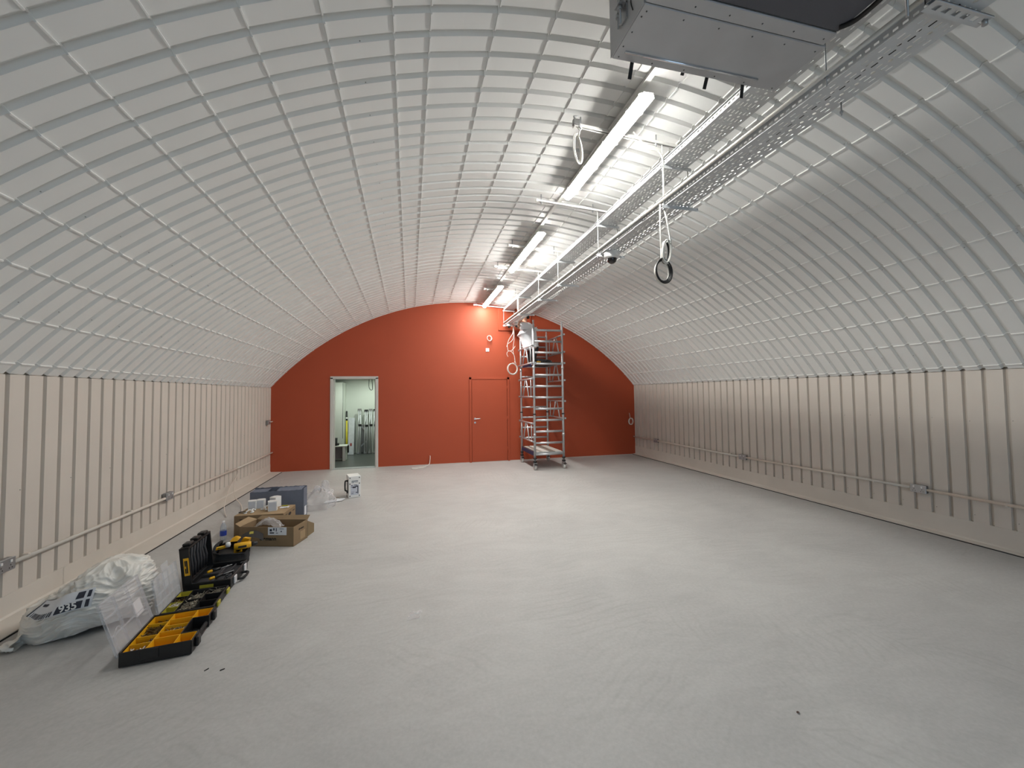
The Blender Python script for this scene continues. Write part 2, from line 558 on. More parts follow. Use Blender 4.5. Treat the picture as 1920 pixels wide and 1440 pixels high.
# end wall with arch top and one open doorway
DX0, DX1, DZ = -1.70, -.765, 2.045
xs = sorted(set([XL - .05 + i * (XR - XL + .1) / 60 for i in range(61)] + [DX0, DX1]))
ew = MB()
for x0, x1 in zip(xs, xs[1:]):
    zt = [(ZC + math.sqrt(RV * RV - (x - XC) ** 2) + .06) if abs(x - XC) < 4.413 else ZS + .1 for x in (x0, x1)]
    zb = DZ if (x0 >= DX0 - 1e-6 and x1 <= DX1 + 1e-6) else 0
    ew.add([(x0, YE, zb), (x1, YE, zb), (x1, YE, zt[1]), (x0, YE, zt[0]), (x0, YE + .15, zb), (x1, YE + .15, zb), (x1, YE + .15, zt[1]), (x0, YE + .15, zt[0])],
           [(0, 1, 2, 3), (4, 7, 6, 5), (0, 4, 5, 1), (3, 2, 6, 7)] + ([(1, 5, 6, 2)] if abs(x1 - DX0) < 1e-6 else []) + ([(0, 3, 7, 4)] if abs(x0 - DX1) < 1e-6 else []))
wall_end = struct(ew.build('wall_back', M_red))
struct(MB().box(-2.9, 5.85, YE - .012, YE + .01, 0, .012).build('trim_3', mat('pale_mastic', srgb(190, 182, 174), .8)))
# boarded red panel where the trays pass through the wall
struct(MB().box(2.14, 2.99, YE - .035, YE + .01, 3.235, 3.80, bev=.004).build('trim_4', M_red))

# back wall behind the camera: masonry with a wide open loading doorway to the daylight
bw = MB()
xs = sorted(set([XL - .1 + i * (XR - XL + .2) / 40 for i in range(41)] + [.2, 2.8]))
for x0, x1 in zip(xs, xs[1:]):
    zb = 2.6 if (x0 >= .2 - 1e-6 and x1 <= 2.8 + 1e-6) else 0
    bw.box(x0, x1, YB - .2, YB, zb, 4.3)
struct(bw.build('wall_front', M_wall))

# door 1: pale steel frame of the open doorway, threshold
M_frame = mat('pale_grey_frame', srgb(198, 196, 190), .5)
d1 = sempty('door_1')
f = MB()
for x0, x1 in ((DX0 - .05, DX0 + .012), (DX1 - .012, DX1 + .05)):
    f.box(x0, x1, YE - .016, YE + .17, 0, DZ + .02, bev=.004)
f.box(DX0 - .05, DX1 + .05, YE - .016, YE + .17, DZ - .012, DZ + .05, bev=.004)
f.build('door_frame', M_frame, d1)
f = MB()
f.box(DX0 + .012, DX0 + .03, YE + .05, YE + .17, 0, DZ - .012)
f.box(DX1 - .03, DX1 - .012, YE + .05, YE + .17, 0, DZ - .012)
f.parts('door_stop', M_frame, d1)
MB().box(DX0, DX1, YE - .02, YE + .16, 0, .014, bev=.003).build('threshold', M_alu, d1)

# door 2: flush red door
d2 = sempty('door_2')
f = MB()
X0, X1, ZT = 1.40, 2.405, 2.07
for a, b in ((X0, X0 + .055), (X1 - .055, X1)):
    f.box(a, b, YE - .022, YE, 0, ZT, bev=.003)
f.box(X0, X1, YE - .022, YE, ZT - .055, ZT, bev=.003)
f.build('door_frame', M_red, d2)
leaf = MB().box(X0 + .063, X1 - .063, YE - .016, YE - .001, .012, ZT - .062, bev=.003).build('door_leaf', M_red, d2)
MB().box(X0 + .055, X0 + .0625, YE - .006, YE - .0005, .012, ZT - .055).box(X1 - .0625, X1 - .055, YE - .006, YE - .0005, .012, ZT - .055).box(X0 + .055, X1 - .055, YE - .006, YE - .0005, ZT - .0615, ZT - .055).parts('rebate_gap', mat('dark_red_gap', srgb(70, 26, 16), .9), d2)
h = MB().cyl((1.535, YE - .016, 1.055), (1.535, YE - .026, 1.055), .026, 14)
h.tube(spline([(1.535, YE - .02, 1.055), (1.535, YE - .065, 1.055), (1.56, YE - .072, 1.056), (1.66, YE - .072, 1.058)], 4), .0095, 8)
h.build('door_handle', M_alu, leaf)
MB().cyl((1.535, YE - .016, .965), (1.535, YE - .028, .965), .024, 14).cyl((1.535, YE - .028, .967), (1.535, YE - .036, .967), .008, 8).build('lock_escutcheon', M_alu, leaf)
for z in (.3, 1.05, 1.8):
    MB().cyl((X1 - .058, YE - .022, z - .05), (X1 - .058, YE - .022, z + .05), .008, 8).build('hinge', M_red, leaf)

# store room beyond door 1
SY0, SY1 = YE + .15, 12.35
struct(MB().box(-2.6, -.1, SY0, SY1 + .1, -.05, .004).build('floor_store', M_lino))
struct(MB().box(-2.6, -.1, SY1, SY1 + .1, 0, 2.3).build('wall_store_back', M_store))
struct(MB().box(-2.7, -2.6, SY0, SY1, 0, 2.3).build('wall_store_left', M_store))
struct(MB().box(-.1, 0, SY0, SY1, 0, 2.3).build('wall_store_right', M_store))
struct(MB().box(-2.6, -.1, SY0, SY1, 2.13, 2.25).build('ceiling_store', M_store))
struct(MB().box(-2.6, -1.785, 11.72, SY1, .0, 2.02, bev=.004).build('wall_store_boxing', M_store))

# ------------------------------------------------------------------ overhead services
LX = 1.767
def luminaire(y0, y1, label):
    ym = (y0 + y1) / 2
    zt = vz(LX, ym) - .095            # top of the body
    t = thing('batten_light', label, 'light', (LX, ym, zt), 0, 'batten lights along the crown of the vault')
    L2 = (y1 - y0) / 2
    # profile of body (upper half) and diffuser (lower half), swept along y
    body = [(-.068, -.030), (-.068, -.018), (-.045, 0), (.045, 0), (.068, -.018), (.068, -.030)]
    n = len(body)
    b = MB(); b.add([(x, y, z) for y in (-L2 + .03, L2 - .03) for x, z in body], [(i, (i + 1) % n, n + (i + 1) % n, n + i) for i in range(n)])
    b.build('light_body', M_whitep, t)
    dif = [(.058 * u_, -.026 - .046 * (1 - u_ * u_)) for u_ in [1 - k / 6 for k in range(13)]]
    n = len(dif)
    vs = []; rows = [(-L2, .55), (-L2 + .012, .9), (-L2 + .035, 1), (L2 - .035, 1), (L2 - .012, .9), (L2, .55)]
    for y, s in rows:
        vs += [(x * s, y, -.026 + (z + .026) * s) for x, z in dif]
    fs = [(j * n + i, j * n + i + 1, (j + 1) * n + i + 1, (j + 1) * n + i) for j in range(len(rows) - 1) for i in range(n - 1)]
    fs += [tuple(range(n))[::-1], tuple((len(rows) - 1) * n + i for i in range(n))]
    MB().add(vs, fs, True).build('diffuser', M_bulb, t)
    for s in (-1, 1):
        MB().box(-.05, .05, s * (L2 - .02) - .015, s * (L2 - .02) + .015, -.024, -.002, bev=.006).build('end_cap', M_whitep, t)
    clip = MB().box(-.0035, .0035, -.008, .008, -.034, -.012)
    me = clip.mesh('clip', M_whitep)
    for k in range(4):
        for sx in (-.072, .072):
            inst(me, 'clip', t, (sx, -L2 + (k + .5) * L2 / 2, 0))
    return t
luminaire(2.63, 4.27, 'nearest bright white batten light, just beyond the grey duct unit')
luminaire(5.18, 6.92, 'middle batten light of the three glowing under the vault')
luminaire(7.75, 9.62, 'farthest batten light, its end close to the terracotta wall')

# lighting trunking above the battens
t = thing('lighting_trunking', 'slim white trunking rail linking the batten lights along the vault', 'trunking', (LX, 5, 3.9))
for y0, y1 in ((-2.9, .9), (.9, 4.7), (4.7, 7.3), (7.3, 9.7)):
    z0, z1 = vz(LX, y0) - .022, vz(LX, y1) - .022
    MB().bar((0, y0 - 5, z0 - 3.9), (0, y1 - 5, z1 - 3.9), .045, .024).build('rail_section', M_whitep, t)

# perforated cable trays
def tray_section(y0, y1, W_=.24, Hh=.05):
    m = MB()
    per = .082
    n = int(round((y1 - y0) / per)); per = (y1 - y0) / n
    slots = [.028, .062, .096, .13, .164, .198]     # slot centres across the base
    def rect(xa, xb, ya, yb):
        m.add([(xa, ya, 0), (xb, ya, 0), (xb, yb, 0), (xa, yb, 0)], [(0, 1, 2, 3)])
    for k in range(n):
        y = y0 + k * per
        a, b, c, d = y + .005, y + .038, y + .047, y + .075      # slot row a..b ; hole row c..d
        rect(0, W_, y, a); rect(0, W_, b, c); rect(0, W_, d, y + per)
        xs_ = 0
        for s in slots:
            rect(xs_, s + .006, a, b); xs_ = s + .0145
        rect(xs_, W_, a, b)
        xs_ = 0
        for hx in (.085, .155):
            rect(xs_, hx - .013, c, d)
            cx, cy, r = hx, (c + d) / 2, .0105
            o = [(cx + r * math.cos(PI / 8 + i * PI / 4), cy + r * math.sin(PI / 8 + i * PI / 4), 0) for i in range(8)]
            q = [(hx + .013, d, 0), (hx - .013, d, 0), (hx - .013, c, 0), (hx + .013, c, 0)]
            m.add(o + q, [(0, 1, 8), (1, 2, 9, 8), (2, 3, 9), (3, 4, 10, 9), (4, 5, 10), (5, 6, 11, 10), (6, 7, 11), (7, 0, 8, 11)])
            xs_ = hx + .013
        rect(xs_, W_, c, d)
    base = m
    sides = []
    for X in (0, W_):
        f = MB()
        half = per / 2
        for k in range(2 * n):
            y = y0 + k * half
            sl0, sl1 = y + half * .22, y + half * .78
            for (ya, yb, za, zb) in ((y, sl0, 0, Hh), (sl0, sl1, 0, .018), (sl0, sl1, .03, Hh), (sl1, y + half, 0, Hh)):
                f.add([(X, ya, za), (X, yb, za), (X, yb, zb), (X, ya, zb)], [(0, 1, 2, 3)])
        dx = .011 if X else -.011
        f.add([(X, y0, Hh), (X, y1, Hh), (X + dx, y1, Hh), (X + dx, y0, Hh), (X + dx, y0, Hh - .006), (X + dx, y1, Hh - .006)], [(0, 1, 2, 3), (3, 2, 5, 4)])
        sides.append(f)
    return base, sides

bm, sm = tray_section(0, 3.0)
tray_base = bm.mesh('tray_base', M_tray); tray_side = [f.mesh('tray_flange', M_tray) for f in sm]
def cable_tray(x, z, label):
    t = thing('cable_tray', label, 'cable tray', (x, 9.62, z), 0, 'perforated cable trays under the vault')
    for k in range(1, 5):
        b = inst(tray_base, 'tray_base', t, (0, -3.0 * k, 0))
        for me in tray_side:
            inst(me, 'tray_flange', b)
    for k in range(1, 4):       # fish plates at the joints
        MB().box(-.004, -.001, -3 * k - .08, -3 * k + .08, .004, .046).box(.241, .244, -3 * k - .08, -3 * k + .08, .004, .046).parts('joint_plate', M_tray, t)
    return t
TXL = 2.262
cable_tray(TXL, 3.725, 'upper perforated steel cable tray running along the vault to the end wall')
cable_tray(TXL + .008, 3.355, 'lower perforated steel cable tray hung below the other tray')

# cables lying in the lower tray
for i, (dx, r) in enumerate(((.04, .008), (.085, .009), (.13, .009), (.18, .009))):
    tag(MB().tube(spline([(TXL + dx + .006 * math.sin(y * 2.1 + i), y, 3.357 + r) for y in [9.5 - k * .8 for k in range(15)]], 3), r, 6).build('tray_cable', M_cable if i % 2 else M_blackc),
        ['black cable lying in the lower tray nearest the lights', 'thick white cable lying in the lower cable tray', 'black cable in the middle of the lower cable tray', 'white cable by the far flange of the lower cable tray'][i], 'cable')

# hangers: strut channel on the vault, rods, bracket arms under the trays
def hanger(y, x0, label, near=False):
    x1 = 2.47
    t = thing('tray_hanger', label, 'bracket', (TXL - .01, y, 3.34), 0, 'trapeze hangers carrying the cable trays')
    w = lambda p: (p[0] - (TXL - .01), p[1] - y, p[2] - 3.34)
    za, zb = vz(x0, y) - .065, vz(x1, y) - .03
    zm = lambda x: min(za, zb) * 0 + (za + (zb - za) * (x - x0) / (x1 - x0)) - .016
    c = MB()
    p0, p1 = Vector(w((x0, y, za - .014))), Vector(w((x1, y, zb - .014)))
    c.bar(p0 + Vector((0, 0, .009)), p1 + Vector((0, 0, .009)), .036, .004)
    for s in (-1, 1):
        c.bar(p0 + Vector((0, s * .017, 0)), p1 + Vector((0, s * .017, 0)), .003, .022)
        c.bar(p0 + Vector((0, s * .0125, -.010)), p1 + Vector((0, s * .0125, -.010)), .010, .003)
    c.build('strut_channel', M_whitep, t)
    MB().box(p0.x - .02, p0.x + .012, -.022, .022, p0.z - .022, p0.z + .014, bev=.003).build('strut_end_cap', M_whitep, t)
    for xr in (x0 + .05, x1 - .28):
        MB().cyl(w((xr, y, vz(xr, y) + .005)), w((xr, y, zm(xr) - .035)), .006, 8).cyl(w((xr, y, zm(xr) - .016)), w((xr, y, zm(xr) - .004)), .012, 6).build('fixing_bolt', M_galv, t)
    MB().cyl(w((TXL - .01, y, zm(TXL))), w((TXL - .01, y, 3.325)), .0055, 8).build('threaded_rod', M_whitep, t)
    MB().cyl(w((2.515, y, 3.735)), w((2.515, y, 3.33)), .0055, 8).build('threaded_rod', M_whitep, t)
    for z, xe in ((3.72, 2.535), (3.350, 2.60)):
        a = MB()
        n = 9; xa = TXL - .035; step = (xe - xa) / n
        for k in range(n):            # slotted top flange of the arm
            X0_ = xa + k * step
            a.box(X0_ - xa - .025, X0_ - xa - .025 + step * (.35 if k % 1 == 0 else 1), -.02, .02, z - 3.34 - .004, z - 3.34 - .001)
            a.box(X0_ - xa - .025 + step * .35, X0_ - xa - .025 + step, -.02, -.008, z - 3.34 - .004, z - 3.34 - .001)
            a.box(X0_ - xa - .025 + step * .35, X0_ - xa - .025 + step, .008, .02, z - 3.34 - .004, z - 3.34 - .001)
        a.box(-.025, xe - xa - .025, -.021, -.018, z - 3.34 - .03, z - 3.34 - .001)
        a.build('bracket_arm', M_tray, t)
        MB().cyl((0, 0, z - 3.34 - .04), (0, 0, z - 3.34 - .03), .012, 6).cyl((0, 0, z - 3.34), (0, 0, z - 3.34 + .01), .012, 6).parts('nut', M_galv, t)
    return t
HL = ['hanger nearest the camera but one, with the looped cables hanging from it', 'tray hanger above the white dome camera', 'fourth tray hanger counted from the end wall', 'third tray hanger counted from the end wall', 'second tray hanger counted from the end wall', 'tray hanger close against the terracotta wall']
for (y, x0), lb in zip(((3.165, 1.40), (4.48, 1.475), (5.86, 1.47), (6.84, 1.455), (8.22, 1.52), (9.62, 1.52)), HL):
    hanger(y, x0, lb)

# big bracket close to the camera, top right
t = thing('tray_bracket', 'slotted steel angle bracket with channel hanger under the tray at top right', 'bracket', (2.26, 1.22, 3.33))
a = MB()
for k in range(6):
    x = -.03 + k * .06
    a.box(x, x + .03, -.03, .03, .012, .015); a.box(x + .03, x + .06, -.03, -.012, .012, .015); a.box(x + .03, x + .06, .012, .03, .012, .015)
a.box(-.03, .33, -.03, -.027, .006, .015)
a.build('bracket_arm', M_tray, t)
a = MB(); a.box(-.05, -.012, .00, .004, .015, .6); a.box(-.05, -.046, -.03, .004, .015, .6); a.box(-.016, -.012, -.03, .004, .015, .6)
a.build('channel_upright', M_galv, t)
MB().cyl((-.06, .06, .01), (-.06, .06, .62), .006, 8).build('threaded_rod', M_galv, t)
MB().cyl((.315, -.005, -.01), (.315, -.005, .02), .011, 6).build('bolt', M_galv, t)
# rod with nuts through the tray between the brackets
t = thing('drop_rod', 'thin threaded rod with nuts passing beside the lower tray near the duct unit', 'rod', (2.27, 1.70, 3.40))
MB().cyl((0, 0, -.05), (0, 0, .40), .004, 6).build('rod', M_galv, t)
MB().cyl((0, 0, .0), (0, 0, .025), .011, 6).parts('nut', M_galv, t)
MB().cyl((.21, .08, -.13), (.21, .08, -.05), .004, 6).cyl((.21, .08, -.115), (.21, .08, -.105), .009, 6).parts('rod_tail', M_galv, t)

# white conduit above the lower tray
t = thing('conduit_pipe', 'white conduit pipe running beside and above the lower cable tray', 'pipe', (2.245, 5, 3.405))
for y0, y1 in ((-2.5, .5), (.5, 3.5), (3.5, 6.5), (6.5, 9.6)):
    MB().cyl((0, y0 - 5, 0), (0, y1 - 5, 0), .0125, 10).build('pipe_length', M_cable, t)
me = MB().cyl((0, -.035, 0), (0, .035, 0), .0165, 10).mesh('coupler', M_cable)
for y in (.5, 3.5, 6.5):
    inst(me, 'coupler', t, (0, y - 5, 0))
# short swan-neck conduits rising from the tray
tag(MB().tube(spline([(1.95, 3.15, vz(1.95, 3.15) - .045), (2.10, 3.15, 3.855), (2.19, 3.15, 3.845), (2.235, 3.15, 3.80), (2.245, 3.15, 3.7), (2.245, 3.15, 3.42)], 6), .007, 8).build('cable_drop', M_cable), 'white cable bending down from the strut above the looped cables', 'cable')
tag(MB().tube(spline([(1.80, 8.24, vz(1.8, 8.24) - .05), (2.12, 8.24, 3.83), (2.2, 8.24, 3.80), (2.24, 8.24, 3.70), (2.245, 8.24, 3.42)], 6), .016, 8).build('conduit_bend', M_cable), 'white conduit bending down from the vault beside the farthest light', 'pipe')

# looped spare cables
def loops(c, r, n, nrm, rad, squash=1.0, jit=.02, seed=1, a=(0, 0, 1)):
    rn = random.Random(seed); path = []
    N_ = 26 * n
    nrm = Vector(nrm).normalized(); a = Vector(a); a = (a - nrm * a.dot(nrm)).normalized(); b = nrm.cross(a)
    ph = rn.random() * 6
    for k in range(N_ + 1):
        t = 2 * PI * k / 26
        rr = r * (1 + jit * math.sin(t * .37 + ph))
        path.append(Vector(c) + a * rr * math.cos(t) + b * rr * squash * math.sin(t) + nrm * (.012 * math.sin(t * .31 + ph) + .006 * (k / N_ - .5) * n))
    return path
t = thing('cable_loop', 'black and white cable loop hanging lowest from the tray', 'cable', (2.235, 3.16, 2.63), 0, 'spare cable loops hanging from the lower tray')
for k, (mt, sd, r, dz) in enumerate(((M_blackc, 3, .108, 0), (M_blackc, 8, .1, .004), (M_cable, 5, .1, -.004))):
    MB().tube([Vector(p) - Vector((2.235, 3.16, 2.63)) for p in ([(2.225 - .004 * k, 3.17, 3.36), (2.218 - .004 * k, 3.165, 3.2), (2.208, 3.16, 2.96)] if k == 2 else []) + loops((2.235, 3.16 + .01 * k, 2.745 + dz), r, 2, (.15, -1, 0), .005, .85, .06, sd)], .0075, 7).build('cable_strand', mt, t)
t = thing('cable_loop', 'narrow white and black cable loop hanging just above the other loop', 'cable', (2.26, 3.16, 2.83), 0, 'spare cable loops hanging from the lower tray')
for k, (mt, sd, sq) in enumerate(((M_cable, 2, .5), (M_blackc, 9, .42), (M_cable, 6, .36))):
    MB().tube([Vector(p) - Vector((2.26, 3.16, 2.83)) for p in ([(2.245, 3.17, 3.37), (2.28, 3.16, 3.2), (2.315, 3.16, 3.0)] if k == 0 else []) + loops((2.262 + .008 * k, 3.165 + .012 * k, 2.925), .105, 2, (.25, -1, 0), .005, sq, .05, sd, (.18, 0, 1))], .0075, 7).build('cable_strand', mt, t)
t = thing('cable_coil', 'coil of white cable hanging from the strut left of the nearest light', 'cable', (1.40, 3.12, 3.62))
for k, sd in enumerate((1, 4)):
    MB().tube([Vector(p) - Vector((1.40, 3.12, 3.62)) for p in loops((1.395 + .012 * k, 3.13, 3.74), .125, 2, (.35, -1, .0), .004, .36, .06, sd, (-.1, 0, 1))], .0045, 6).build('cable_strand', M_cable, t)
MB().tube([(0.01, .0, .23), (.03, .02, .30), (.0, .03, .335)], .005, 6).build('cable_tail', M_cable, t)
# wire grip clamp that holds the coil
t = thing('beam_clamp', 'grey steel clamp and hook on the vault above the white cable coil', 'clamp', (1.40, 3.15, vz(1.40, 3.15) - .09))
MB().box(-.03, .03, -.02, .02, .0, .05, bev=.006).build('clamp_body', M_box, t)
MB().tube(spline([(.0, 0, .05), (-.02, 0, .075), (.02, .01, .085)], 5), .006, 6).build('hook', M_galv, t)
MB().cyl((.035, 0, -.01), (.035, 0, .06), .006, 6).build('bolt', M_galv, t)

# dome cameras under the lower tray
def dome(loc, s, label):
    t = thing('dome_camera', label, 'security camera', loc, 0, 'dome cameras under the lower tray')
    MB().lathe([(0, 0), (.052 * s, 0), (.056 * s, -.006 * s), (.056 * s, -.03 * s), (.05 * s, -.045 * s), (.036 * s, -.05 * s)], n=24).build('housing', M_white, t)
    g = MB().lathe([(.036 * s, -.048 * s)] + [(.036 * s * math.cos(a), -.052 * s - .036 * s * math.sin(a)) for a in [PI / 2 * k / 8 for k in range(9)]], n=24)
    g.build('dome', mat('smoked_dome', srgb(12, 12, 14), .08, coat=.5), t)
    MB().box(-.03 * s, .03 * s, -.03 * s, .03 * s, 0, .012 * s).build('mount_plate', M_whitep, t)
    return t
dome((2.375, 4.37, 3.352), 1.65, 'white dome camera with black lens under the lower tray, nearest')
dome((2.465, 9.2, 3.338), 1.25, 'small dome camera by the end wall, right of its twin')
dome((2.33, 9.38, 3.338), 1.15, 'small dome camera at the very end of the lower tray')

# ------------------------------------------------------------------ duct (fan coil) unit
AZ = 3.35
t = thing('fan_coil_unit', 'grey galvanised ducted air unit hung under the vault', 'air conditioner', (1.0, 1.80, AZ))
MB().box(0, 1.01, -.30, 0, 0, .33, bev=.004).build('discharge_plenum', M_duct, t)
MB().box(0, .985, -.372, -.304, .0, .33, bev=.003).build('flange_strip', M_duct, t)
MB().box(-.0, .985, -1.25, -.375, .004, .33, bev=.004).build('insulated_body', M_insul, t)
MB().tube(spline([(.96, -.40, .0), (.99, -.46, -.006), (.985, -.6, -.006), (.97, -.75, 0)], 6), .012, 6).build('edge_seal', M_black, t)
MB().cyl((.045, -.055, -.003), (.845, -.055, -.003), .0055, 10).build('bead', mat('bright_bead', srgb(235, 238, 242), .18, .9), t)
m = MB()
for k in range(6):
    for y in (-.02, -.268):
        m.lathe([(.004, 0), (.0035, -.002), (0, -.0025)], c=(.03 + k * .19, y, 0), n=7)
for k in range(6):
    m.lathe([(.004, 0), (.0035, -.002), (0, -.0025)], c=(.05 + k * .18, -.335, 0), n=7)
for y in (-.08, -.16, -.24):
    m.lathe([(.004, 0), (.0035, -.002), (0, -.0025)], c=(.022, y, 0), n=7)
o = m.build('rivets', mat('dark_rivet', srgb(95, 96, 98), .4, .6), t); o['kind'] = 'stuff'
sl = MB().box(-.004, -.001, -.30, 0, 0, .33).build('side_panel', M_duct, t)
MB().tube(spline([(-.006, -.27, .17), (-.006, -.235, .16), (-.006, -.2, .11), (-.006, -.215, .05)], 6), .0025, 5).build('wire', M_blackc, t)
br = MB().box(-.045, -.004, -.17, -.12, .13, .136).box(-.012, -.004, -.17, -.12, .06, .19).build('hanging_bracket', M_galv, t)
MB().cyl((-.03, -.145, .04), (-.03, -.145, .55), .006, 8).cyl((-.03, -.145, .11), (-.03, -.145, .13), .013, 6).cyl((-.03, -.145, .137), (-.03, -.145, .155), .013, 6).build('threaded_rod', M_galv, t)
MB().cyl((-.012, -.095, .07), (-.012, -.095, .55), .005, 8).cyl((-.012, -.095, .12), (-.012, -.095, .14), .012, 6).build('threaded_rod', M_galv, t)
for i, (x, ln) in enumerate(((.115, .1), (.42, .022), (.57, .075), (.80, .085))):
    MB().prism([(x, .004, .03), (x + .02, .004, .03), (x + .02 - (.012 if i % 2 == 0 else 0), .02, .03 - ln), (x - (.012 if i % 2 == 0 else 0), .02, .03 - ln)], (0, .003, 0)).build('strap_end', M_black, t)

# ------------------------------------------------------------------ wall conduits and boxes
def wall_conduit(name, pts, label, r=.0155, group=None):
    base = Vector(pts[0])
    t = thing(name, label, 'pipe', base, 0, group)
    for a, b in zip(pts, pts[1:]):
        MB().cyl(Vector(a) - base, Vector(b) - base, r, 10).build('pipe_length', M_grey, t)
    L_ = (Vector(pts[-1]) - base).length
    sg = 1 if base.x < 0 else -1
    me = MB().box(-.03, .014, -.012, .012, -.02, .02, bev=.004).mesh('saddle_clip', M_grey)
    k = 1
    while k * 1.2 < L_:
        p = base.lerp(Vector(pts[-1]), k * 1.2 / L_) - base
        inst(me, 'saddle_clip', t, p, (0, 0, 0 if sg > 0 else PI)); k += 1
    return t
CXL, CXR = XL + .034, XR - .034
wall_conduit('wall_conduit', [(CXL, -2.0, .425), (CXL, 3.80, .428), (CXL, 7.93, .418), (CXL, YE, .438)], 'grey conduit pipe running low along the left wall')
wall_conduit('wall_conduit', [(CXR, -2.0, .47), (CXR, 3.5, .477), (CXR, 6.11, .463), (CXR, YE, .475)], 'grey conduit pipe running low along the right wall')
def socket(loc, sgn, w, label, single=False):
    t = thing('socket_box', label, 'socket', loc, 0 if sgn > 0 else PI, 'metal clad sockets on the side walls')
    MB().box(-.0, .042, -w / 2, w / 2, -.045, .045, bev=.006).build('back_box', M_box, t)
    pl = MB().box(.042, .050, -w / 2 - .002, w / 2 + .002, -.047, .047, bev=.003).build('face_plate', M_galv, t)
    for y in ((-w / 4, w / 4) if not single else (0,)):
        MB().box(.050, .057, y - .008, y + .008, .012, .032, bev=.002).build('rocker_switch', M_white, pl)
        m = MB()
        for dy, dz in ((0, -.005), (-.011, -.025), (.011, -.025)):
            m.box(.050, .0508, y + dy - .003, y + dy + .003, dz - .005, dz + .003)
        m.parts('pin_slot', M_ink, pl)
    return t
socket((XL + .004, 5.89, .437), 1, .15, 'metal double socket on the left wall conduit, middle of that wall')
socket((XL + .004, 3.80, .43), 1, .15, 'metal double socket at the left edge of the picture')
socket((XL + .004, 9.49, 1.11), 1, .12, 'small metal box high on the left wall beside the terracotta wall', True)
MB_ = MB().cyl((XL + .03, 9.55, 1.11), (XL + .03, YE, 1.11), .0125, 8)
tag(MB_.build('conduit_stub', M_grey), 'short conduit stub between the high left wall box and the terracotta wall', 'pipe')
socket((XR - .004, 8.75, .472), -1, .15, 'metal double socket on the right wall, farthest from the camera')
socket((XR - .004, 6.11, .463), -1, .15, 'metal double socket on the right wall, middle of the three')
socket((XR - .004, 3.52, .478), -1, .15, 'metal double socket on the right wall, nearest the camera')
# two cables leaving the left conduit down to the floor behind the cartons
t = thing('loose_cables', 'pair of loose pale cables falling from the left conduit to the floor behind the cartons', 'cable', (CXL, 7.92, .41))
for pts in ([(0, 0, 0), (.02, -.02, -.07), (.05, -.22, -.17), (.22, -.67, -.31), (.44, -1.02, -.388), (.57, -1.37, -.40)],
            [(0, .012, 0), (.01, -.04, -.11), (.06, -.42, -.22), (.22, -1.02, -.335), (.36, -1.37, -.39), (.46, -1.57, -.40)]):
    MB().tube(spline(pts, 8), .006, 6).build('cable_strand', M_grey, t)

# end wall fittings
t = thing('wall_cable_coil', 'small ring of pale cable sticking out of the terracotta wall above a white socket', 'cable', (1.905, YE, 3.0))
MB().tube(loops((0, -.05, .03), .065, 3, (.3, -1, .2), .004, .9, .05, 3), .006, 6).build('cable_strand', M_cable, t)
MB().tube([(.03, 0, .05), (.035, -.03, .06), (.03, -.05, .08)], .006, 6).build('cable_tail', M_cable, t)
t = thing('wall_socket', 'small white socket plate high on the terracotta wall', 'socket', (1.863, YE, 2.745))
MB().box(-.043, .043, -.012, 0, -.043, .043, bev=.004).build('face_plate', M_white, t)
MB().box(-.012, .012, -.0135, -.011, -.03, -.012).box(.012, .02, -.0135, -.011, .012, .026).build('socket_slot', M_box, t)
t = thing('wall_cable_coil', 'ring of pale cable hanging in the corner by the right wall', 'cable', (5.745, YE, .80))
MB().tube(loops((0, -.03, .08), .085, 3, (.25, -1, 0), .004, .85, .04, 5), .008, 6).build('cable_strand', M_cable, t)
MB().tube(spline([(-.03, 0, .30), (-.03, -.02, .27), (-.025, -.03, .2), (-.02, -.03, .16)], 4), .006, 6).build('cable_tail', M_cable, t)
tag(MB().tube(spline([(.455, YE, .21), (.458, YE - .04, .2), (.45, YE - .09, .12), (.42, YE - .16, .03), (.3, YE - .25, .009), (.14, YE - .36, .009), (.04, YE - .4, .009), (.06, YE - .5, .009), (.22, YE - .44, .009), (.36, YE - .33, .009)], 8), .008, 6).build('floor_cable', M_cable), 'white cable coming out of the terracotta wall and curling on the floor', 'cable')
# cable bundle hanging at the end of the lower tray
t = thing('hanging_cables', 'tangle of white cables hanging from the tray end beside the tower', 'cable', (2.36, 9.35, 2.2))
B = Vector((2.36, 9.35, 2.2))
for pts in ([(2.41, 9.32, 3.30), (2.40, 9.3, 3.12), (2.30, 9.3, 2.95), (2.26, 9.3, 2.82), (2.275, 9.3, 2.68)],
            [(2.42, 9.34, 3.30), (2.42, 9.33, 3.05), (2.38, 9.33, 2.93), (2.28, 9.33, 2.85), (2.25, 9.33, 2.78)],
            [(2.27, 9.32, 2.69), (2.36, 9.31, 2.66), (2.43, 9.31, 2.56), (2.44, 9.31, 2.46), (2.47, 9.31, 2.37)],
            [(2.46, 9.33, 2.80), (2.42, 9.33, 2.74), (2.36, 9.33, 2.69), (2.27, 9.32, 2.66), (2.25, 9.32, 2.6), (2.28, 9.32, 2.54)],
            [(2.43, 9.33, 3.3), (2.44, 9.34, 3.0), (2.41, 9.35, 2.7), (2.45, 9.34, 2.5), (2.44, 9.32, 2.4)]):
    MB().tube([p - B for p in spline(pts, 6)], .006, 6).build('cable_strand', M_cable, t)
for k in range(2):
    MB().tube([p - B for p in loops((2.385, 9.31 + .03 * k, 2.25), .125 + .012 * k, 2, (.2, -1, .1 * k), .005, .95, .05, 4 + k)], .0065, 6).build('cable_strand', M_cable, t)

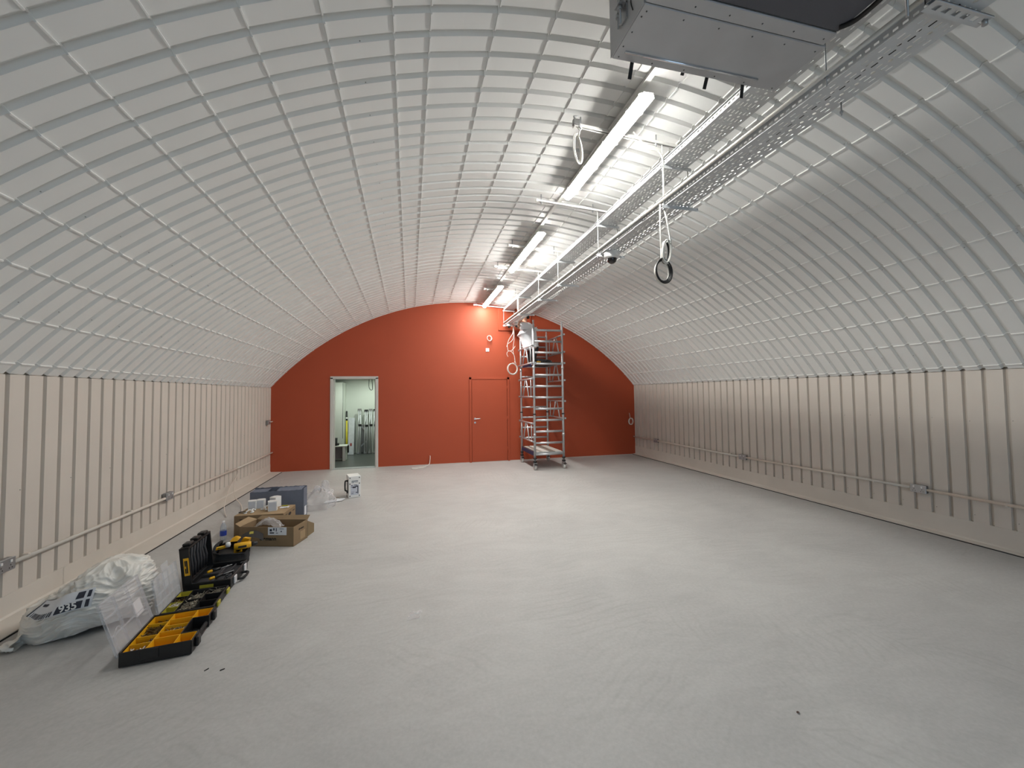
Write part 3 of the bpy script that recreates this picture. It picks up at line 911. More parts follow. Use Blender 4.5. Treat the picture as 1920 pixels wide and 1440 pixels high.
# ------------------------------------------------------------------ scaffold tower
FX0, FX1, FY0, FY1 = 2.628, 3.292, 8.40, 9.45
T = thing('scaffold_tower', 'aluminium mobile scaffold tower on castors by the terracotta wall', 'scaffold', (FX0, FY0, 0))
w_, d_ = FX1 - FX0, FY1 - FY0
tops = {(0, 0): 3.27, (1, 0): 3.25, (0, 1): 3.18, (1, 1): 3.18}
collar = MB().lathe([(.026, -.03), (.031, -.03), (.031, .03), (.026, .03)], n=12).mesh('collar', M_alu)
cclamp = MB().lathe([(.03, -.012), (.036, -.012), (.036, .012), (.03, .012)], n=12).mesh('collar', M_black)
wheel = MB().lathe([(0, -.02), (.05, -.02), (.062, -.016), (.062, .016), (.05, .02), (0, .02)], n=20, M=Matrix.Rotation(PI / 2, 4, 'Y')).mesh('wheel', mat('castor_tyre', srgb(205, 203, 198), .6))
fork = MB()
fork.box(-.034, -.026, -.03, .03, -.01, .085); fork.box(.026, .034, -.03, .03, -.01, .085); fork.box(-.034, .034, -.035, .035, .078, .088)
fork.cyl((-.036, 0, 0), (.036, 0, 0), .01, 8)
fork = fork.mesh('fork', M_galv)
brake = MB().box(-.03, .03, -.085, -.03, .05, .06).mesh('brake_pedal', M_black)
stem = MB().cyl((0, 0, .088), (0, 0, .25), .018, 10).cyl((0, 0, .10), (0, 0, .125), .042, 12).cyl((0, 0, .17), (0, 0, .195), .04, 12).mesh('adjuster', M_black)
for (i, j), zt in tops.items():
    x, y = i * w_, j * d_
    p = MB().tube([(x, y, .19), (x, y, zt - .09), (x, y, zt - .085), (x, y, zt)], [.0255, .0255, .017, .017], 12).build('upright_post', M_alu, T)
    for z in (.75, 1.20, 2.22):
        inst(collar if z != 1.2 else cclamp, 'collar', p, (x, y, z))
    c = inst(wheel, 'castor', T, (x, y, .062), (0, 0, .1))
    inst(fork, 'fork', c); inst(brake, 'brake_pedal', c)
    inst(stem, 'adjuster', T, (x, y, .062))
rung = MB().cyl((.02, 0, 0), (w_ - .02, 0, 0), .024, 12).mesh('rung', M_alu)
for k in range(12):
    inst(rung, 'rung', T, (0, 0, .328 + .2472 * k))
    inst(rung, 'rung', T, (0, d_, .34 + .246 * k), scale=(1, .85, .85))
def brace(x, za, zb, side):
    r = MB().cyl((x, -.06, zb), (x, d_ + .06, zb), .017, 10).build('brace_frame', M_alu, T)
    MB().cyl((x, -.06, za), (x, d_ + .06, za), .017, 10).build('brace_rail', M_alu, r)
    for y0, y1 in ((.12, .12), (d_ - .12, d_ - .12), (.30, .47), (d_ - .30, .55)):
        MB().cyl((x, y0, za), (x, y1, zb), .0125 if y0 == y1 else .015, 8).build('brace_strut', M_alu, r)
    for y in (-.03, d_ + .03):
        for z in (za, zb):
            MB().box(x - .02, x + .02, y - .02, y + .02, z - .022, z + .022, bev=.005).build('brace_hook', M_box, r)
for za, zb in ((2.325, 2.71), (1.58, 1.978), (.608, 1.0)):
    brace(-.035, za, zb, -1)
for za, zb in ((2.572, 2.96), (1.94, 2.32), (1.10, 1.48)):
    brace(w_ + .035, za, zb, 1)
# working deck and low deck
M_ply = mat('platform_ply', srgb(58, 52, 48), .8, var=.1, vscale=12)
M_blue = mat('blue_toe_board', srgb(44, 58, 120), .6)
dk = MB().box(.03, w_ - .03, -.02, d_ + .02, 2.325, 2.34).build('working_deck', M_ply, T)
MB().box(.02, .045, -.04, d_ + .04, 2.30, 2.345).box(w_ - .045, w_ - .02, -.04, d_ + .04, 2.30, 2.345).parts('deck_rail', M_alu, dk)
MB().box(-.012, .015, .25, d_ - .2, 2.27, 2.32).build('deck_label_strip', M_blue, dk)
dk = MB().box(.02, w_ - .03, -.01, d_ + .02, .352, .374).build('low_deck', M_alu, T)
for k in range(4):
    x0 = .04 + k * .148
    MB().box(x0, x0 + .135, .01, d_ - .01, .374, .386, bev=.004).build('deck_board', mat('deck_board_%d' % k, srgb(*[(196, 192, 184), (214, 212, 206), (150, 142, 132), (204, 200, 192)][k]), .7, var=.08, vscale=8), dk)
MB().box(-.018, .016, .03, d_ - .05, .30, .372).build('toe_board', mat('navy_toe_board', srgb(34, 38, 74), .6), dk)
# things left on the decks
tag(MB().box(2.78, 2.90, 8.52, 8.60, 2.341, 2.40, bev=.008).build('tool_pouch', mat('dark_pouch', srgb(40, 38, 38), .8)), 'dark tool pouch on the scaffold working deck beside the person', 'pouch')
t = thing('cordless_tool', 'black cordless tool lying on the scaffold working deck', 'tool', (3.0, 8.56, 2.341), .5)
MB().cyl((-.09, 0, .04), (.08, 0, .04), .032, 12).build('tool_body', M_black, t)
MB().box(-.02, .025, -.02, .02, .0, .03, bev=.005).box(-.04, .045, -.035, .035, 0, .03, bev=.006).build('tool_grip', M_rubber, t)
MB().cyl((.08, 0, .04), (.13, 0, .04), .014, 10).build('chuck', M_galv, t)
tag(MB().bar((2.72, 8.44, 2.352), (2.80, 8.46, 2.352), .03, .02).build('tape_measure', M_yellow), 'small yellow item at the front corner of the working deck', 'tool')

# ------------------------------------------------------------------ person kneeling on the working deck
def skin(name, verts, edges, radii, material, parent=None, lv=2, root=0):
    me = bpy.data.meshes.new(name); me.from_pydata(verts, edges, [])
    o = bpy.data.objects.new(name, me); COL.objects.link(o)
    md = o.modifiers.new('s', 'SKIN'); md.use_smooth_shade = True
    for i, sv in enumerate(me.skin_vertices[0].data):
        r = radii[i]
        sv.radius = r if isinstance(r, tuple) else (r, r)
        sv.use_root = (i == root)
    sb = o.modifiers.new('d', 'SUBSURF'); sb.levels = lv; sb.render_levels = lv
    dg = bpy.context.evaluated_depsgraph_get(); dg.update()
    m2 = bpy.data.meshes.new_from_object(o.evaluated_get(dg))
    bpy.data.objects.remove(o); bpy.data.meshes.remove(me)
    m2.name = name; m2.materials.clear(); m2.materials.append(material)
    m2.polygons.foreach_set('use_smooth', [True] * len(m2.polygons)); m2.update()
    o = bpy.data.objects.new(name, m2)
    return link(o, parent)

M_skin = mat('skin', srgb(196, 150, 125), .5)
M_tee = mat('white_tshirt', srgb(226, 227, 230), .85, bump=.5, bscale=18)
M_trou = mat('black_trousers', srgb(24, 24, 28), .85)
M_hair = mat('dark_hair', srgb(48, 34, 26), .8, bump=.4, bscale=60)
DZ2 = 2.341
# joints (world): facing left (-x), leaning out over the guard rail towards the tray
PY = 9.12
Pv = Vector((2.84, PY, 2.79)); Ch = Vector((2.705, PY, 3.10)); Nk = Vector((2.67, PY, 3.30)); Hd = Vector((2.645, PY + .02, 3.44))
Sn, Sf = Vector((2.67, PY - .18, 3.235)), Vector((2.67, PY + .17, 3.24))
En, Ef = Vector((2.43, PY - .20, 3.215)), Vector((2.52, PY + .24, 3.26))
Wn, Wf = Vector((2.545, PY - .13, 3.43)), Vector((2.555, PY + .16, 3.46))
Hn, Hf = Vector((2.86, PY - .10, 2.77)), Vector((2.86, PY + .10, 2.77))
Kn, Kf = Vector((2.80, PY - .13, DZ2 + .075)), Vector((2.80, PY + .13, DZ2 + .075))
An, Af = Vector((3.16, PY - .12, DZ2 + .06)), Vector((3.16, PY + .12, DZ2 + .06))
V = []; E_ = []; R_ = []
def av(p, r, par=None):
    V.append(tuple(p)); R_.append(r)
    if par is not None:
        E_.append((par, len(V) - 1))
    return len(V) - 1
pv = av(Pv, (.12, .15)); wa = av(Pv.lerp(Ch, .45), (.10, .135), pv); ch = av(Ch, (.115, .16), wa); ub = av(Ch.lerp(Nk, .6), (.085, .13), ch)
nk = av(Nk + Vector((-.015, 0, .02)), .052, ub)
jw = av(Hd + Vector((.0, 0, -.06)), (.066, .06), nk); hd = av(Hd + Vector((0, 0, .015)), (.092, .078), jw); tp = av(Hd + Vector((.012, 0, .085)), (.06, .055), hd)
av(Hd + Vector((-.098, 0, -.008)), .014, hd)                   # nose
for Sh, El, Wr, s in ((Sn, En, Wn, -1), (Sf, Ef, Wf, 1)):
    a = av(Sh, .058, ub); b = av(El, .042, a); c = av(Wr, .027, b)
    dr = (Wr - El).normalized(); sd = Vector((0, 0, 1)); ac = dr.cross(sd).normalized()
    pm = av(Wr + dr * .05, (.034, .018), c)
    for k, ln in enumerate((.062, .072, .068, .05)):            # four fingers, curled a little
        o_ = ac * (.024 - .016 * k)
        f1 = av(Wr + dr * (.085) + o_, .009, pm); f2 = av(Wr + dr * (.085 + ln * .6) + o_ + sd * .008, .008, f1); av(Wr + dr * (.085 + ln * .85) + o_ + sd * .03, .007, f2)
    t1 = av(Wr + dr * .045 + ac * .035, .010, pm); av(Wr + dr * .075 + ac * .05 + sd * .012, .008, t1)
for Hh_, Kn_, An_ in ((Hn, Kn, An), (Hf, Kf, Af)):
    a = av(Hh_, .085, pv); b = av(Hh_.lerp(Kn_, .5), .075, a); c = av(Kn_, .058, b); d = av(Kn_.lerp(An_, .5), .055, c); e = av(An_, .038, d)
    av(An_ + Vector((.09, 0, -.025)), .032, e)
person = skin('person', V, E_, R_, M_skin, None, 2, 0)
tag(person, 'person in white tee and black trousers kneeling high on the scaffold, reaching to the tray', 'person')
# clothing
def chain(name, lists, material, lv=2):
    vs, es, rs = [], [], []
    idx = {}
    for ln in lists:
        prev = None
        for p, r in ln:
            key = tuple(round(c, 4) for c in p)
            if key not in idx:
                idx[key] = len(vs); vs.append(tuple(p)); rs.append(r)
            i = idx[key]
            if prev is not None and (prev, i) not in es:
                es.append((prev, i))
            prev = i
    return skin(name, vs, es, rs, material, person, lv, 0)
hem = Pv + Vector((-.03, 0, -.10))
mid = Pv.lerp(Ch, .5); ubp = Ch.lerp(Nk, .62)
tee = chain('tshirt', [[(mid, (.20, .21)), (hem, (.20, .215))], [(mid, (.20, .21)), (Ch, (.20, .215)), (ubp, (.10, .15)), (Nk + Vector((-.005, 0, .0)), .07)],
                 [(ubp, (.10, .15)), (Sn, .088), (Sn.lerp(En, .55), .098), (Sn.lerp(En, .9), .095)], [(ubp, (.10, .15)), (Sf, .085), (Sf.lerp(Ef, .6), .075)]], M_tee)
for v in tee.data.vertices:       # cloth folds
    n = noise.noise(Vector((v.co.x * 9, v.co.y * 9, v.co.z * 26)))
    v.co += v.normal * .012 * n
chain('trousers', [[(Pv + Vector((0, 0, .02)), (.14, .165)), (Pv + Vector((.01, 0, -.05)), (.145, .17))],
                   [(Pv + Vector((.01, 0, -.05)), (.145, .17)), (Hn, .105), (Hn.lerp(Kn, .5), .095), (Kn + Vector((0, 0, .012)), .075), (Kn.lerp(An, .5), .07), (An, .055)],
                   [(Pv + Vector((.01, 0, -.05)), (.145, .17)), (Hf, .105), (Hf.lerp(Kf, .5), .095), (Kf + Vector((0, 0, .012)), .075), (Kf.lerp(Af, .5), .07), (Af, .055)]], M_trou)
for A_ in (An, Af):
    chain('shoe', [[(A_ + Vector((.02, 0, 0)), (.05, .042)), (A_ + Vector((.07, 0, -.01)), (.05, .042)), (A_ + Vector((.115, 0, -.018)), (.036, .036))]], M_black)
hr = MB()
def hair_pt(u, v):
    a = u * 2 * PI; b = v * PI * .60
    k = 1 + .06 * noise.noise(Vector((math.cos(a) * 6, math.sin(a) * 6, b * 6)))
    p = Vector((math.cos(a) * math.sin(b) * .098 * k, math.sin(a) * math.sin(b) * .085 * k, math.cos(b) * .10 * k))
    p.x += .022 * v; return Hd + Vector((.008, 0, .035)) + p
hr.grid(hair_pt, 20, 9, wrap=True)
hr.build('hair', M_hair, person)
ears = MB()
for s in (-1, 1):
    ears.lathe([(0, -.006), (.016, -.006), (.02, 0), (.016, .006), (0, .006)], n=10, M=Matrix.Translation(Hd + Vector((.012, s * .082, .0))) @ Matrix.Rotation(PI / 2, 4, 'X') @ Matrix.Scale(1.5, 4, (0, 1, 0)))
ears.parts('ear', M_skin, person)
m = MB()
for s in (-1, 1):
    m.lathe([(0, .006), (.008, .004), (.011, 0)], n=8, M=Matrix.Translation(Hd + Vector((-.088, s * .03, .018))) @ Matrix.Rotation(-PI / 2, 4, 'Y'))
m.parts('eye', M_ink, person)
MB().bar(Hd + Vector((-.078, -.022, -.05)), Hd + Vector((-.078, .022, -.05)), .01, .008).build('mouth', mat('lips', srgb(150, 92, 84), .5), person)

# ------------------------------------------------------------------ floor things, left side
# white plastic sack heap
M_sack = mat('white_sack_plastic', srgb(226, 223, 216), .3, var=.05, vscale=9)
SB = Vector((-2.28, 3.68, 0))
def ridge(x, y, z):
    return (1 - abs(noise.noise(Vector((x, y, z)))) * 1.6) ** 2
def sack(u, v, off=0.0, fine=True):
    """u angle (0..1, 0 faces -y), v height"""
    a = u * 2 * PI - PI / 2
    ca, sa = math.cos(a), math.sin(a)
    q = max(0.0, 1 - v ** 3.2) ** .5
    rx = .34 - .04 * v; ry = .29
    prof = q * (.88 + .20 * math.sin(min(v, .5) * PI))
    x = rx * ca * prof; y = ry * sa * prof
    z = .35 * v
    # tent-like left side, dragged out over the floor; raised lump on the right
    x += -.10 * max(0, -ca) ** 2 * (1 - v) ** 1.2 + .10 * v
    q_ = min(1, max(0, .35 + 1.9 * x)); z += .15 * v * q_ * q_ * (3 - 2 * q_) + .01 * v
    z += .02 * v * math.sin(x * 15 + 1)
    lift = max(0, ca * .8 + .35) * max(0, -sa) * (1 - v) ** 3
    y += .12 * lift; z += .06 * lift
    p = Vector((x, y, z))
    dn = Vector((ca, sa, .5 * v)).normalized()
    k = min(1, (1 - v) * 5)
    g = noise.noise(Vector((ca * 2.5 + 3, sa * 2.5, v * 3)))
    p += dn * .03 * g * k
    if fine:
        # drawn creases running round the sack and pinched folds below the knot
        w = noise.noise(Vector((ca * 1.5, sa * 1.5, v * 2)))
        f = ridge(ca * 1.6 + .4, sa * 1.6, v * 13 + 3 * w + ca * 1.5)
        f2 = ridge(ca * 3 + 5, sa * 3, v * 28 + 5 * w - ca * 2)
        h_ = ridge(p.x * 7 + 9, p.y * 7, p.z * 7 + 2 * w)
        p += dn * (.018 * (f - .5) + .010 * (f2 - .5) + .022 * (h_ - .5) * (.3 + v)) * k
        p.z += .02 * (ridge(p.x * 11, p.y * 11, 4) - .5) * v
    p += dn * off
    p.z = max(p.z, .003)
    return p
t = thing('plastic_sack', 'crumpled white plastic sack with a printed label against the left wall', 'sack', SB)
MB().grid(sack, 260, 110, wrap=True).build('sack_body', M_sack, t)
lab = lambda u0, u1, v0, v1, off: (lambda a, b: sack((u0 + (u1 - u0) * a) % 1.0, v0 + (v1 - v0) * b, off, False))
win = MB().grid(lab(-.15, .055, .50, .74, .018), 20, 8).build('printed_label', M_paper, t)
M_navy = mat('navy_print', srgb(48, 52, 66), .6)
for (u0, u1, v0, v1) in ((-.035, .030, .51, .61), (-.147, -.142, .50, .74), (.008, .030, .64, .72), (.038, .048, .51, .61), (.038, .048, .64, .72), (-.128, -.10, .67, .70)):
    MB().grid(lab(u0, u1, v0, v1, .0205), 8, 5).build('print_block', M_navy, win)
for k in range(12):
    u = -.135 + k * .0078
    MB().grid(lab(u, u + (.0045 if k % 3 else .0028), .51, .575, .0205), 2, 4).build('bar_code_bar', M_navy, win)
tm = text_mesh('935', .062, M_white, 'number_print')
pc = sack(.998, .56, .026, False); pc2 = sack(.03, .56, .026, False); pu = sack(.998, .62, .026, False)
e1 = (pc2 - pc).normalized(); e2 = (pu - pc); e2 = (e2 - e1 * e2.dot(e1)).normalized(); e3 = e1.cross(e2)
o = inst(tm, 'number_print', win); o.matrix_local = Matrix(((e1.x, e2.x, e3.x, pc.x), (e1.y, e2.y, e3.y, pc.y), (e1.z, e2.z, e3.z, pc.z), (0, 0, 0, 1)))
def tuft(u, v):
    a = u * 2 * PI
    r = .05 * (1 - .55 * v) * (1 + .25 * math.sin(a * 5 + v * 9))
    return Vector((-.24 - .09 * v, -.235 - .03 * v + r * math.cos(a) * 1.6, .04 - .012 * v + r * math.sin(a) * .7))
MB().grid(tuft, 26, 14, wrap=True).build('sack_corner', M_sack, t)

# ---- organisers
def screws(cx, cy, z, rx, ry, n, mt, parent, name, ln=.03, r=.0018, seed=1, up_=.012):
    rn = random.Random(seed); m = MB()
    for k in range(n):
        a = rn.random() * PI; x = cx + (rn.random() - .5) * 2 * rx; y = cy + (rn.random() - .5) * 2 * ry; zz = z + rn.random() * up_
        d = Vector((math.cos(a), math.sin(a), (rn.random() - .3) * .6)).normalized() * ln / 2
        p = Vector((x, y, zz + .006))
        m.tube([p - d, p + d], r, 4, cap=False)
        m.box(p.x + d.x - .003, p.x + d.x + .003, p.y + d.y - .003, p.y + d.y + .003, p.z + d.z - .002, p.z + d.z + .002)
    o = m.build(name, mt, parent); o['kind'] = 'stuff'
    return o

def tub(x0, x1, y0, y1, z0, z1, wl_=.0022):
    """open bin with tapered floor"""
    m = MB(); s = .006
    o = [(x0, y0), (x1, y0), (x1, y1), (x0, y1)]
    i = [(x0 + wl_, y0 + wl_), (x1 - wl_, y0 + wl_), (x1 - wl_, y1 - wl_), (x0 + wl_, y1 - wl_)]
    b = [(x0 + s, y0 + s), (x1 - s, y0 + s), (x1 - s, y1 - s), (x0 + s, y1 - s)]
    vs = [(x, y, z1) for x, y in o] + [(x, y, z1) for x, y in i] + [(x, y, z0 + .003) for x, y in b] + [(x, y, z0) for x, y in b]
    fs = []
    for k in range(4):
        k2 = (k + 1) % 4
        fs += [(k, k2, 4 + k2, 4 + k), (4 + k, 4 + k2, 8 + k2, 8 + k), (k2, k, 12 + k, 12 + k2)]
    fs += [(8, 9, 10, 11), (15, 14, 13, 12)]
    return m.add(vs, fs)

t = thing('parts_organiser', 'open black parts organiser with yellow bins, nearest the camera', 'organiser', (-1.735, 3.015, 0), .12)
OW, OL, OH = .37, .46, .085
# black tray: floor, rim; right side has a handle recess in the middle
b = MB()
b.box(.01, OW - .01, .01, OL - .01, .0, .012, bev=.004)
b.box(0, .008, 0, OL, .006, OH + .012, bev=.003)
b.box(0, OW, 0, .008, .006, OH + .008, bev=.003); b.box(0, OW, OL - .008, OL, .006, OH + .008, bev=.003)
b.box(OW - .008, OW, 0, .135, .006, OH + .004, bev=.003); b.box(OW - .008, OW, OL - .135, OL, .006, OH + .004, bev=.003)
b.box(OW - .095, OW, .128, .135, .006, OH + .002); b.box(OW - .095, OW, OL - .135, OL - .128, .006, OH + .002)
b.box(OW - .102, OW - .095, .13, OL - .13, .006, OH + .002)
b.box(.105, .2, -.008, .0, .03, OH + .008, bev=.003)
b.build('organiser_base', M_black, t)
MB().box(OW - .03, OW - .008, .128, OL - .128, .018, .05, bev=.008).build('handle', M_rubber, t)
for y in (.05, OL - .085):
    MB().box(OW, OW + .022, y, y + .05, .02, OH, bev=.006).build('latch', M_black, t)
bins = [(.012, .128, .012, .095), (.012, .128, .095, .178), (.012, .128, .178, .34), (.012, .128, .34, .448),
        (.128, .268, .012, .125), (.128, .268, .125, .2), (.128, .268, .2, .275), (.128, .268, .275, .36), (.128, .268, .36, .448),
        (.268, .360, .012, .126), (.268, .360, .334, .448)]
bins = [q for q in bins if q != (.128, .268, .2, .275)] + [(.128, .268, .2, .275)]
for (x0, x1, y0, y1) in bins:
    tub(x0, x1, y0, y1, .014, OH).build('bin', M_yellow, t)
M_wp = mat('white_plugs', srgb(214, 208, 196), .6); M_bp = mat('brown_plugs', srgb(110, 86, 66), .6)
screws(.07, .053, .03, .045, .028, 26, M_wp, t, 'wall_plugs', .035, .004, 2, .03)
screws(.07, .137, .028, .04, .028, 22, M_bp, t, 'brown_plugs', .03, .004, 3, .03)
screws(.07, .26, .02, .046, .068, 190, M_brass, t, 'brass_screws', .034, .0018, 4, .045)
screws(.07, .394, .02, .045, .04, 70, M_brass, t, 'short_screws', .026, .0018, 5, .03)
screws(.198, .238, .028, .052, .024, 60, M_screw, t, 'zinc_screws', .034, .002, 6, .035)
screws(.198, .318, .022, .05, .03, 26, M_wp, t, 'grey_clips', .03, .003, 7, .02)
screws(.2, .05, .018, .04, .02, 7, M_wp, t, 'loose_plugs', .03, .003, 8, .004)
screws(.315, .05, .018, .03, .02, 5, M_screw, t, 'loose_screws', .03, .002, 9, .004)
# clear lid standing open, leaning on the sack
def lid_pts(Wd, Ln, th, lean, z0=.07):
    """local frame: hinge along y at x=0; returns matrix putting (a: height, y, n: thickness)"""
    c, s = math.cos(lean), math.sin(lean)
    return Matrix(((-s, 0, -c, 0), (0, 1, 0, 0), (c, 0, -s, z0), (0, 0, 0, 1)))
LM = lid_pts(.36, OL, .01, math.radians(17), .07)
lid = MB()
lid.box(.0, .345, .0, OL, -.002, .002, M=LM)
lo = lid.build('lid', M_clear, t)
rb = MB()
for (a0, a1, y0, y1) in ((0, .345, 0, .008), (0, .345, OL - .008, OL), (.337, .345, 0, OL), (0, .008, 0, OL), (.12, .124, .02, OL - .02), (.24, .244, .02, OL - .02), (.02, .33, .15, .154), (.02, .33, .30, .304)):
    rb.box(a0, a1, y0, y1, -.002, .014, M=LM)
rb.build('lid_rib', M_haze, lo)
MB().box(.1, .2, .30, .40, .0035, .0055, M=LM).build('lid_label', M_white, lo)
cut = MB()
cut.tube([LM @ Vector((.05 + .1 * math.cos(x), .10 + .06 * math.sin(x), .008)) for x in [2 * PI * k / 20 for k in range(20)]], .004, 5, closed=True)
cut.build('lid_moulding', M_haze, lo)

t = thing('parts_organiser', 'open parts organiser with black trays of screws behind the yellow one', 'organiser', (-1.80, 3.55, 0), .10)
OW2, OL2 = .34, .36
b = MB()
b.box(.0, OW2, .0, OL2, 0, .012, bev=.004)
for q in ((0, .008, 0, OL2), (OW2 - .008, OW2, 0, OL2), (0, OW2, 0, .008), (0, OW2, OL2 - .008, OL2)):
    b.box(*q, .006, .062, bev=.003)
b.build('organiser_base', M_black, t)
M_lime = mat('olive_yellow_plastic', srgb(168, 160, 50), .5)
for i, (x0, x1, y0, y1) in enumerate([(.01, .09, .01, .09), (.01, .09, .09, .17), (.01, .09, .17, .26), (.01, .09, .26, .35), (.09, .21, .01, .18), (.09, .21, .18, .35), (.21, .33, .01, .12), (.21, .33, .12, .24), (.21, .33, .24, .35)]):
    tub(x0, x1, y0, y1, .013, .06).build('bin', M_lime if i in (0, 1, 3) else M_black, t)
screws(.05, .13, .02, .03, .03, 40, M_wp, t, 'white_plugs', .022, .002, 11, .03)
screws(.05, .21, .02, .03, .03, 40, M_brass, t, 'brass_screws', .022, .002, 12, .03)
screws(.15, .1, .02, .045, .07, 110, M_screw, t, 'zinc_screws', .03, .0018, 13, .032)
screws(.15, .26, .02, .045, .07, 70, M_screw, t, 'bolts', .03, .0022, 14, .022)
screws(.27, .30, .02, .04, .04, 40, M_screw, t, 'nails', .04, .0015, 15, .03)
for (x, y, a) in ((.34, .06, 0), (.345, .27, 0)):
    MB().box(x, x + .014, y, y + .06, .02, .058, bev=.004).build('latch', M_lime, t)
LM2 = lid_pts(.3, OL2, .01, math.radians(9), .045)
lid = MB(); lid.box(0, .27, .0, OL2 + .02, -.002, .002, M=LM2); lid.box(.27, .325, .14, .25, -.002, .002, M=LM2)
lo = lid.build('lid', M_haze, t)
rb = MB()
for a in (.005, .07, .135, .2, .262):
    rb.box(a, a + .004, 0, OL2 + .02, -.003, .011, M=LM2)
for k in range(6):
    y = k * (OL2 + .016) / 5
    rb.box(0, .27, y, y + .004, -.003, .011, M=LM2)
rb.build('lid_rib', M_haze, lo)
MB().box(.145, .25, .15, .22, .0035, .006, M=LM2).build('lid_label', M_white, lo)

# ---- black tool case, lid upright
t = thing('tool_case', 'open black tool case with its lid upright, tools inside', 'tool case', (-1.845, 3.965, 0), .05)
CW, CL = .345, .44
b = MB()
b.box(.0, CW, .0, CL, 0, .02, bev=.006)
for q in ((0, .014, 0, CL), (CW - .014, CW, 0, CL), (0, CW, 0, .014), (0, CW, CL - .014, CL)):
    b.box(*q, .01, .095, bev=.005)
b.build('case_base', M_black, t)
M_insert = mat('dark_grey_insert', srgb(52, 52, 55), .7)
ins = MB().box(.016, CW - .016, .016, CL - .016, .02, .05).build('insert_tray', M_insert, t)
for (x0, x1, y0, y1) in ((.02, .032, .03, .41), (.19, .2, .05, .4), (.05, .3, .21, .222), (.255, .265, .03, .4)):
    MB().box(x0, x1, y0, y1, .05, .078, bev=.003).build('divider', M_insert, ins)
for y in (.07, CL - .12):
    MB().box(CW, CW + .014, y, y + .05, .02, .085, bev=.004).build('latch', mat('chrome_%d' % int(y * 100), srgb(232, 232, 234), .3, .25), t)
MB().tube(spline([(CW, .15, .03), (CW + .05, .16, .03), (CW + .05, .28, .03), (CW, .29, .03)], 6), .011, 8).build('handle', M_rubber, t)
MB().box(.12, .22, -.003, .0, .045, .07).build('front_badge', M_lime, t)
LM3 = Matrix(((-.10, 0, -.995, .012), (0, 1, 0, 0), (.995, 0, -.10, .06), (0, 0, 0, 1)))
ld = MB()
ld.box(0, .33, 0, CL, -.0, .012, M=LM3)
for q in ((0, .33, 0, .016), (0, .33, CL - .016, CL), (.314, .33, 0, CL), (0, .016, 0, CL)):
    ld.box(*q, -.055, .012, M=LM3)
lo = ld.build('lid', M_black, t)
lb = MB()
rn = random.Random(3)
for k in range(7):
    y = .04 + k * .056
    lb.tube([LM3 @ Vector((.04, y + .03, -.006)), LM3 @ Vector((.14, y, -.03)), LM3 @ Vector((.22, y + .03 * rn.random(), -.02)), LM3 @ Vector((.30, y + .02, -.03))], .012, 6)
lb.build('lid_ribs', M_insert, lo)
for k in range(3):
    MB().box(.33, .352, .05 + k * .14, .13 + k * .14, -.05, .01, M=LM3, bev=.006).build('lid_bump', M_black, lo)
MB().box(.10, .245, -.003, 0, -.05, -.012, M=LM3).build('lid_badge', M_yellow, lo)
MB().box(.12, .225, -.0042, -.003, -.04, -.03, M=LM3).box(.12, .16, -.0042, -.003, -.028, -.02, M=LM3).box(.18, .225, -.0042, -.003, -.028, -.02, M=LM3).parts('badge_print', M_ink, lo)
# tools inside the case
def hand_tool(loc, rz, ln, label, body=M_black):
    o = thing('hand_tool', label, 'tool', loc, rz)
    MB().tube([(-ln / 2, 0, 0), (-ln * .45, 0, 0), (-ln * .1, 0, 0), (0, 0, 0)], [.008, .013, .012, .008], 8).build('grip', M_yellow, o)
    MB().tube([(-ln * .3, 0, .0), (ln * .02, 0, .0)], .0132, 8).build('grip_sleeve', body, o)
    MB().cyl((0, 0, 0), (ln / 2, 0, 0), .004, 6).build('shaft', M_galv, o)
    return o
hand_tool((-1.70, 4.28, .082), .75, .2, 'yellow and black screwdriver in the tool case, toward the back')
hand_tool((-1.62, 4.12, .085), .85, .2, 'yellow and black screwdriver in the tool case, toward the front')
for k, (x, y) in enumerate(((-1.55, 4.03), (-1.53, 4.30))):
    tag(MB().tube(spline([(x, y, .088), (x + .02, y + .03, .1), (x + .005, y + .07, .09), (x - .03, y + .05, .088)], 5), .008, 6).build('tape_roll', M_insert), ['dark strap lying in the front of the tool case', 'dark strap lying in the back of the tool case'][k], 'strap')

# ---- open tool tote with flap
t = thing('tool_bag', 'open black tool bag with yellow trim beside the thomann carton'.replace('thomann ', ''), 'tool bag', (-1.75, 4.665, 0), .30)
M_nylon = mat('black_nylon', srgb(28, 28, 30), .85, bump=.2, bscale=200)
def bag(u, v):
    a = u * 2 * PI; c, s = math.cos(a), math.sin(a)
    q = lambda x: math.copysign(abs(x) ** .45, x)
    k = 1 + .06 * noise.noise(Vector((c * 3, s * 3, v * 4))) - .05 * v
    return Vector((.15 * q(c) * k, .22 * q(s) * k, .015 + v * (.125 + .02 * math.sin(a * 2)) + .01 * noise.noise(Vector((c * 4, s * 4, 3))) * v))
MB().grid(bag, 44, 10, wrap=True).build('bag_body', M_nylon, t)
MB().box(-.12, .12, -.2, .2, .0, .03, bev=.01).build('bag_bottom', M_rubber, t)
MB().box(-.115, .115, -.19, .19, .07, .085).build('bag_filling', M_black, t)
MB().tube([bag(k / 44, 1.0) for k in range(44)], .007, 6, closed=True).build('rim_piping', M_nylon, t)
fl_ = MB()
fl_.grid(lambda u, v: Vector((.04 + .23 * v, .0 + .25 * u, .15 + .085 * math.sin(v * PI * .8) - .05 * v)), 10, 10)
fo = fl_.build('flap', M_nylon, t)
MB().grid(lambda u, v: Vector((.04 + .23 * (.45 + .16 * v), .25 * (.45 + .35 * u), .154 + .085 * math.sin((.45 + .16 * v) * PI * .8) - .05 * (.45 + .16 * v))), 5, 4).build('flap_badge', M_lime, fo)
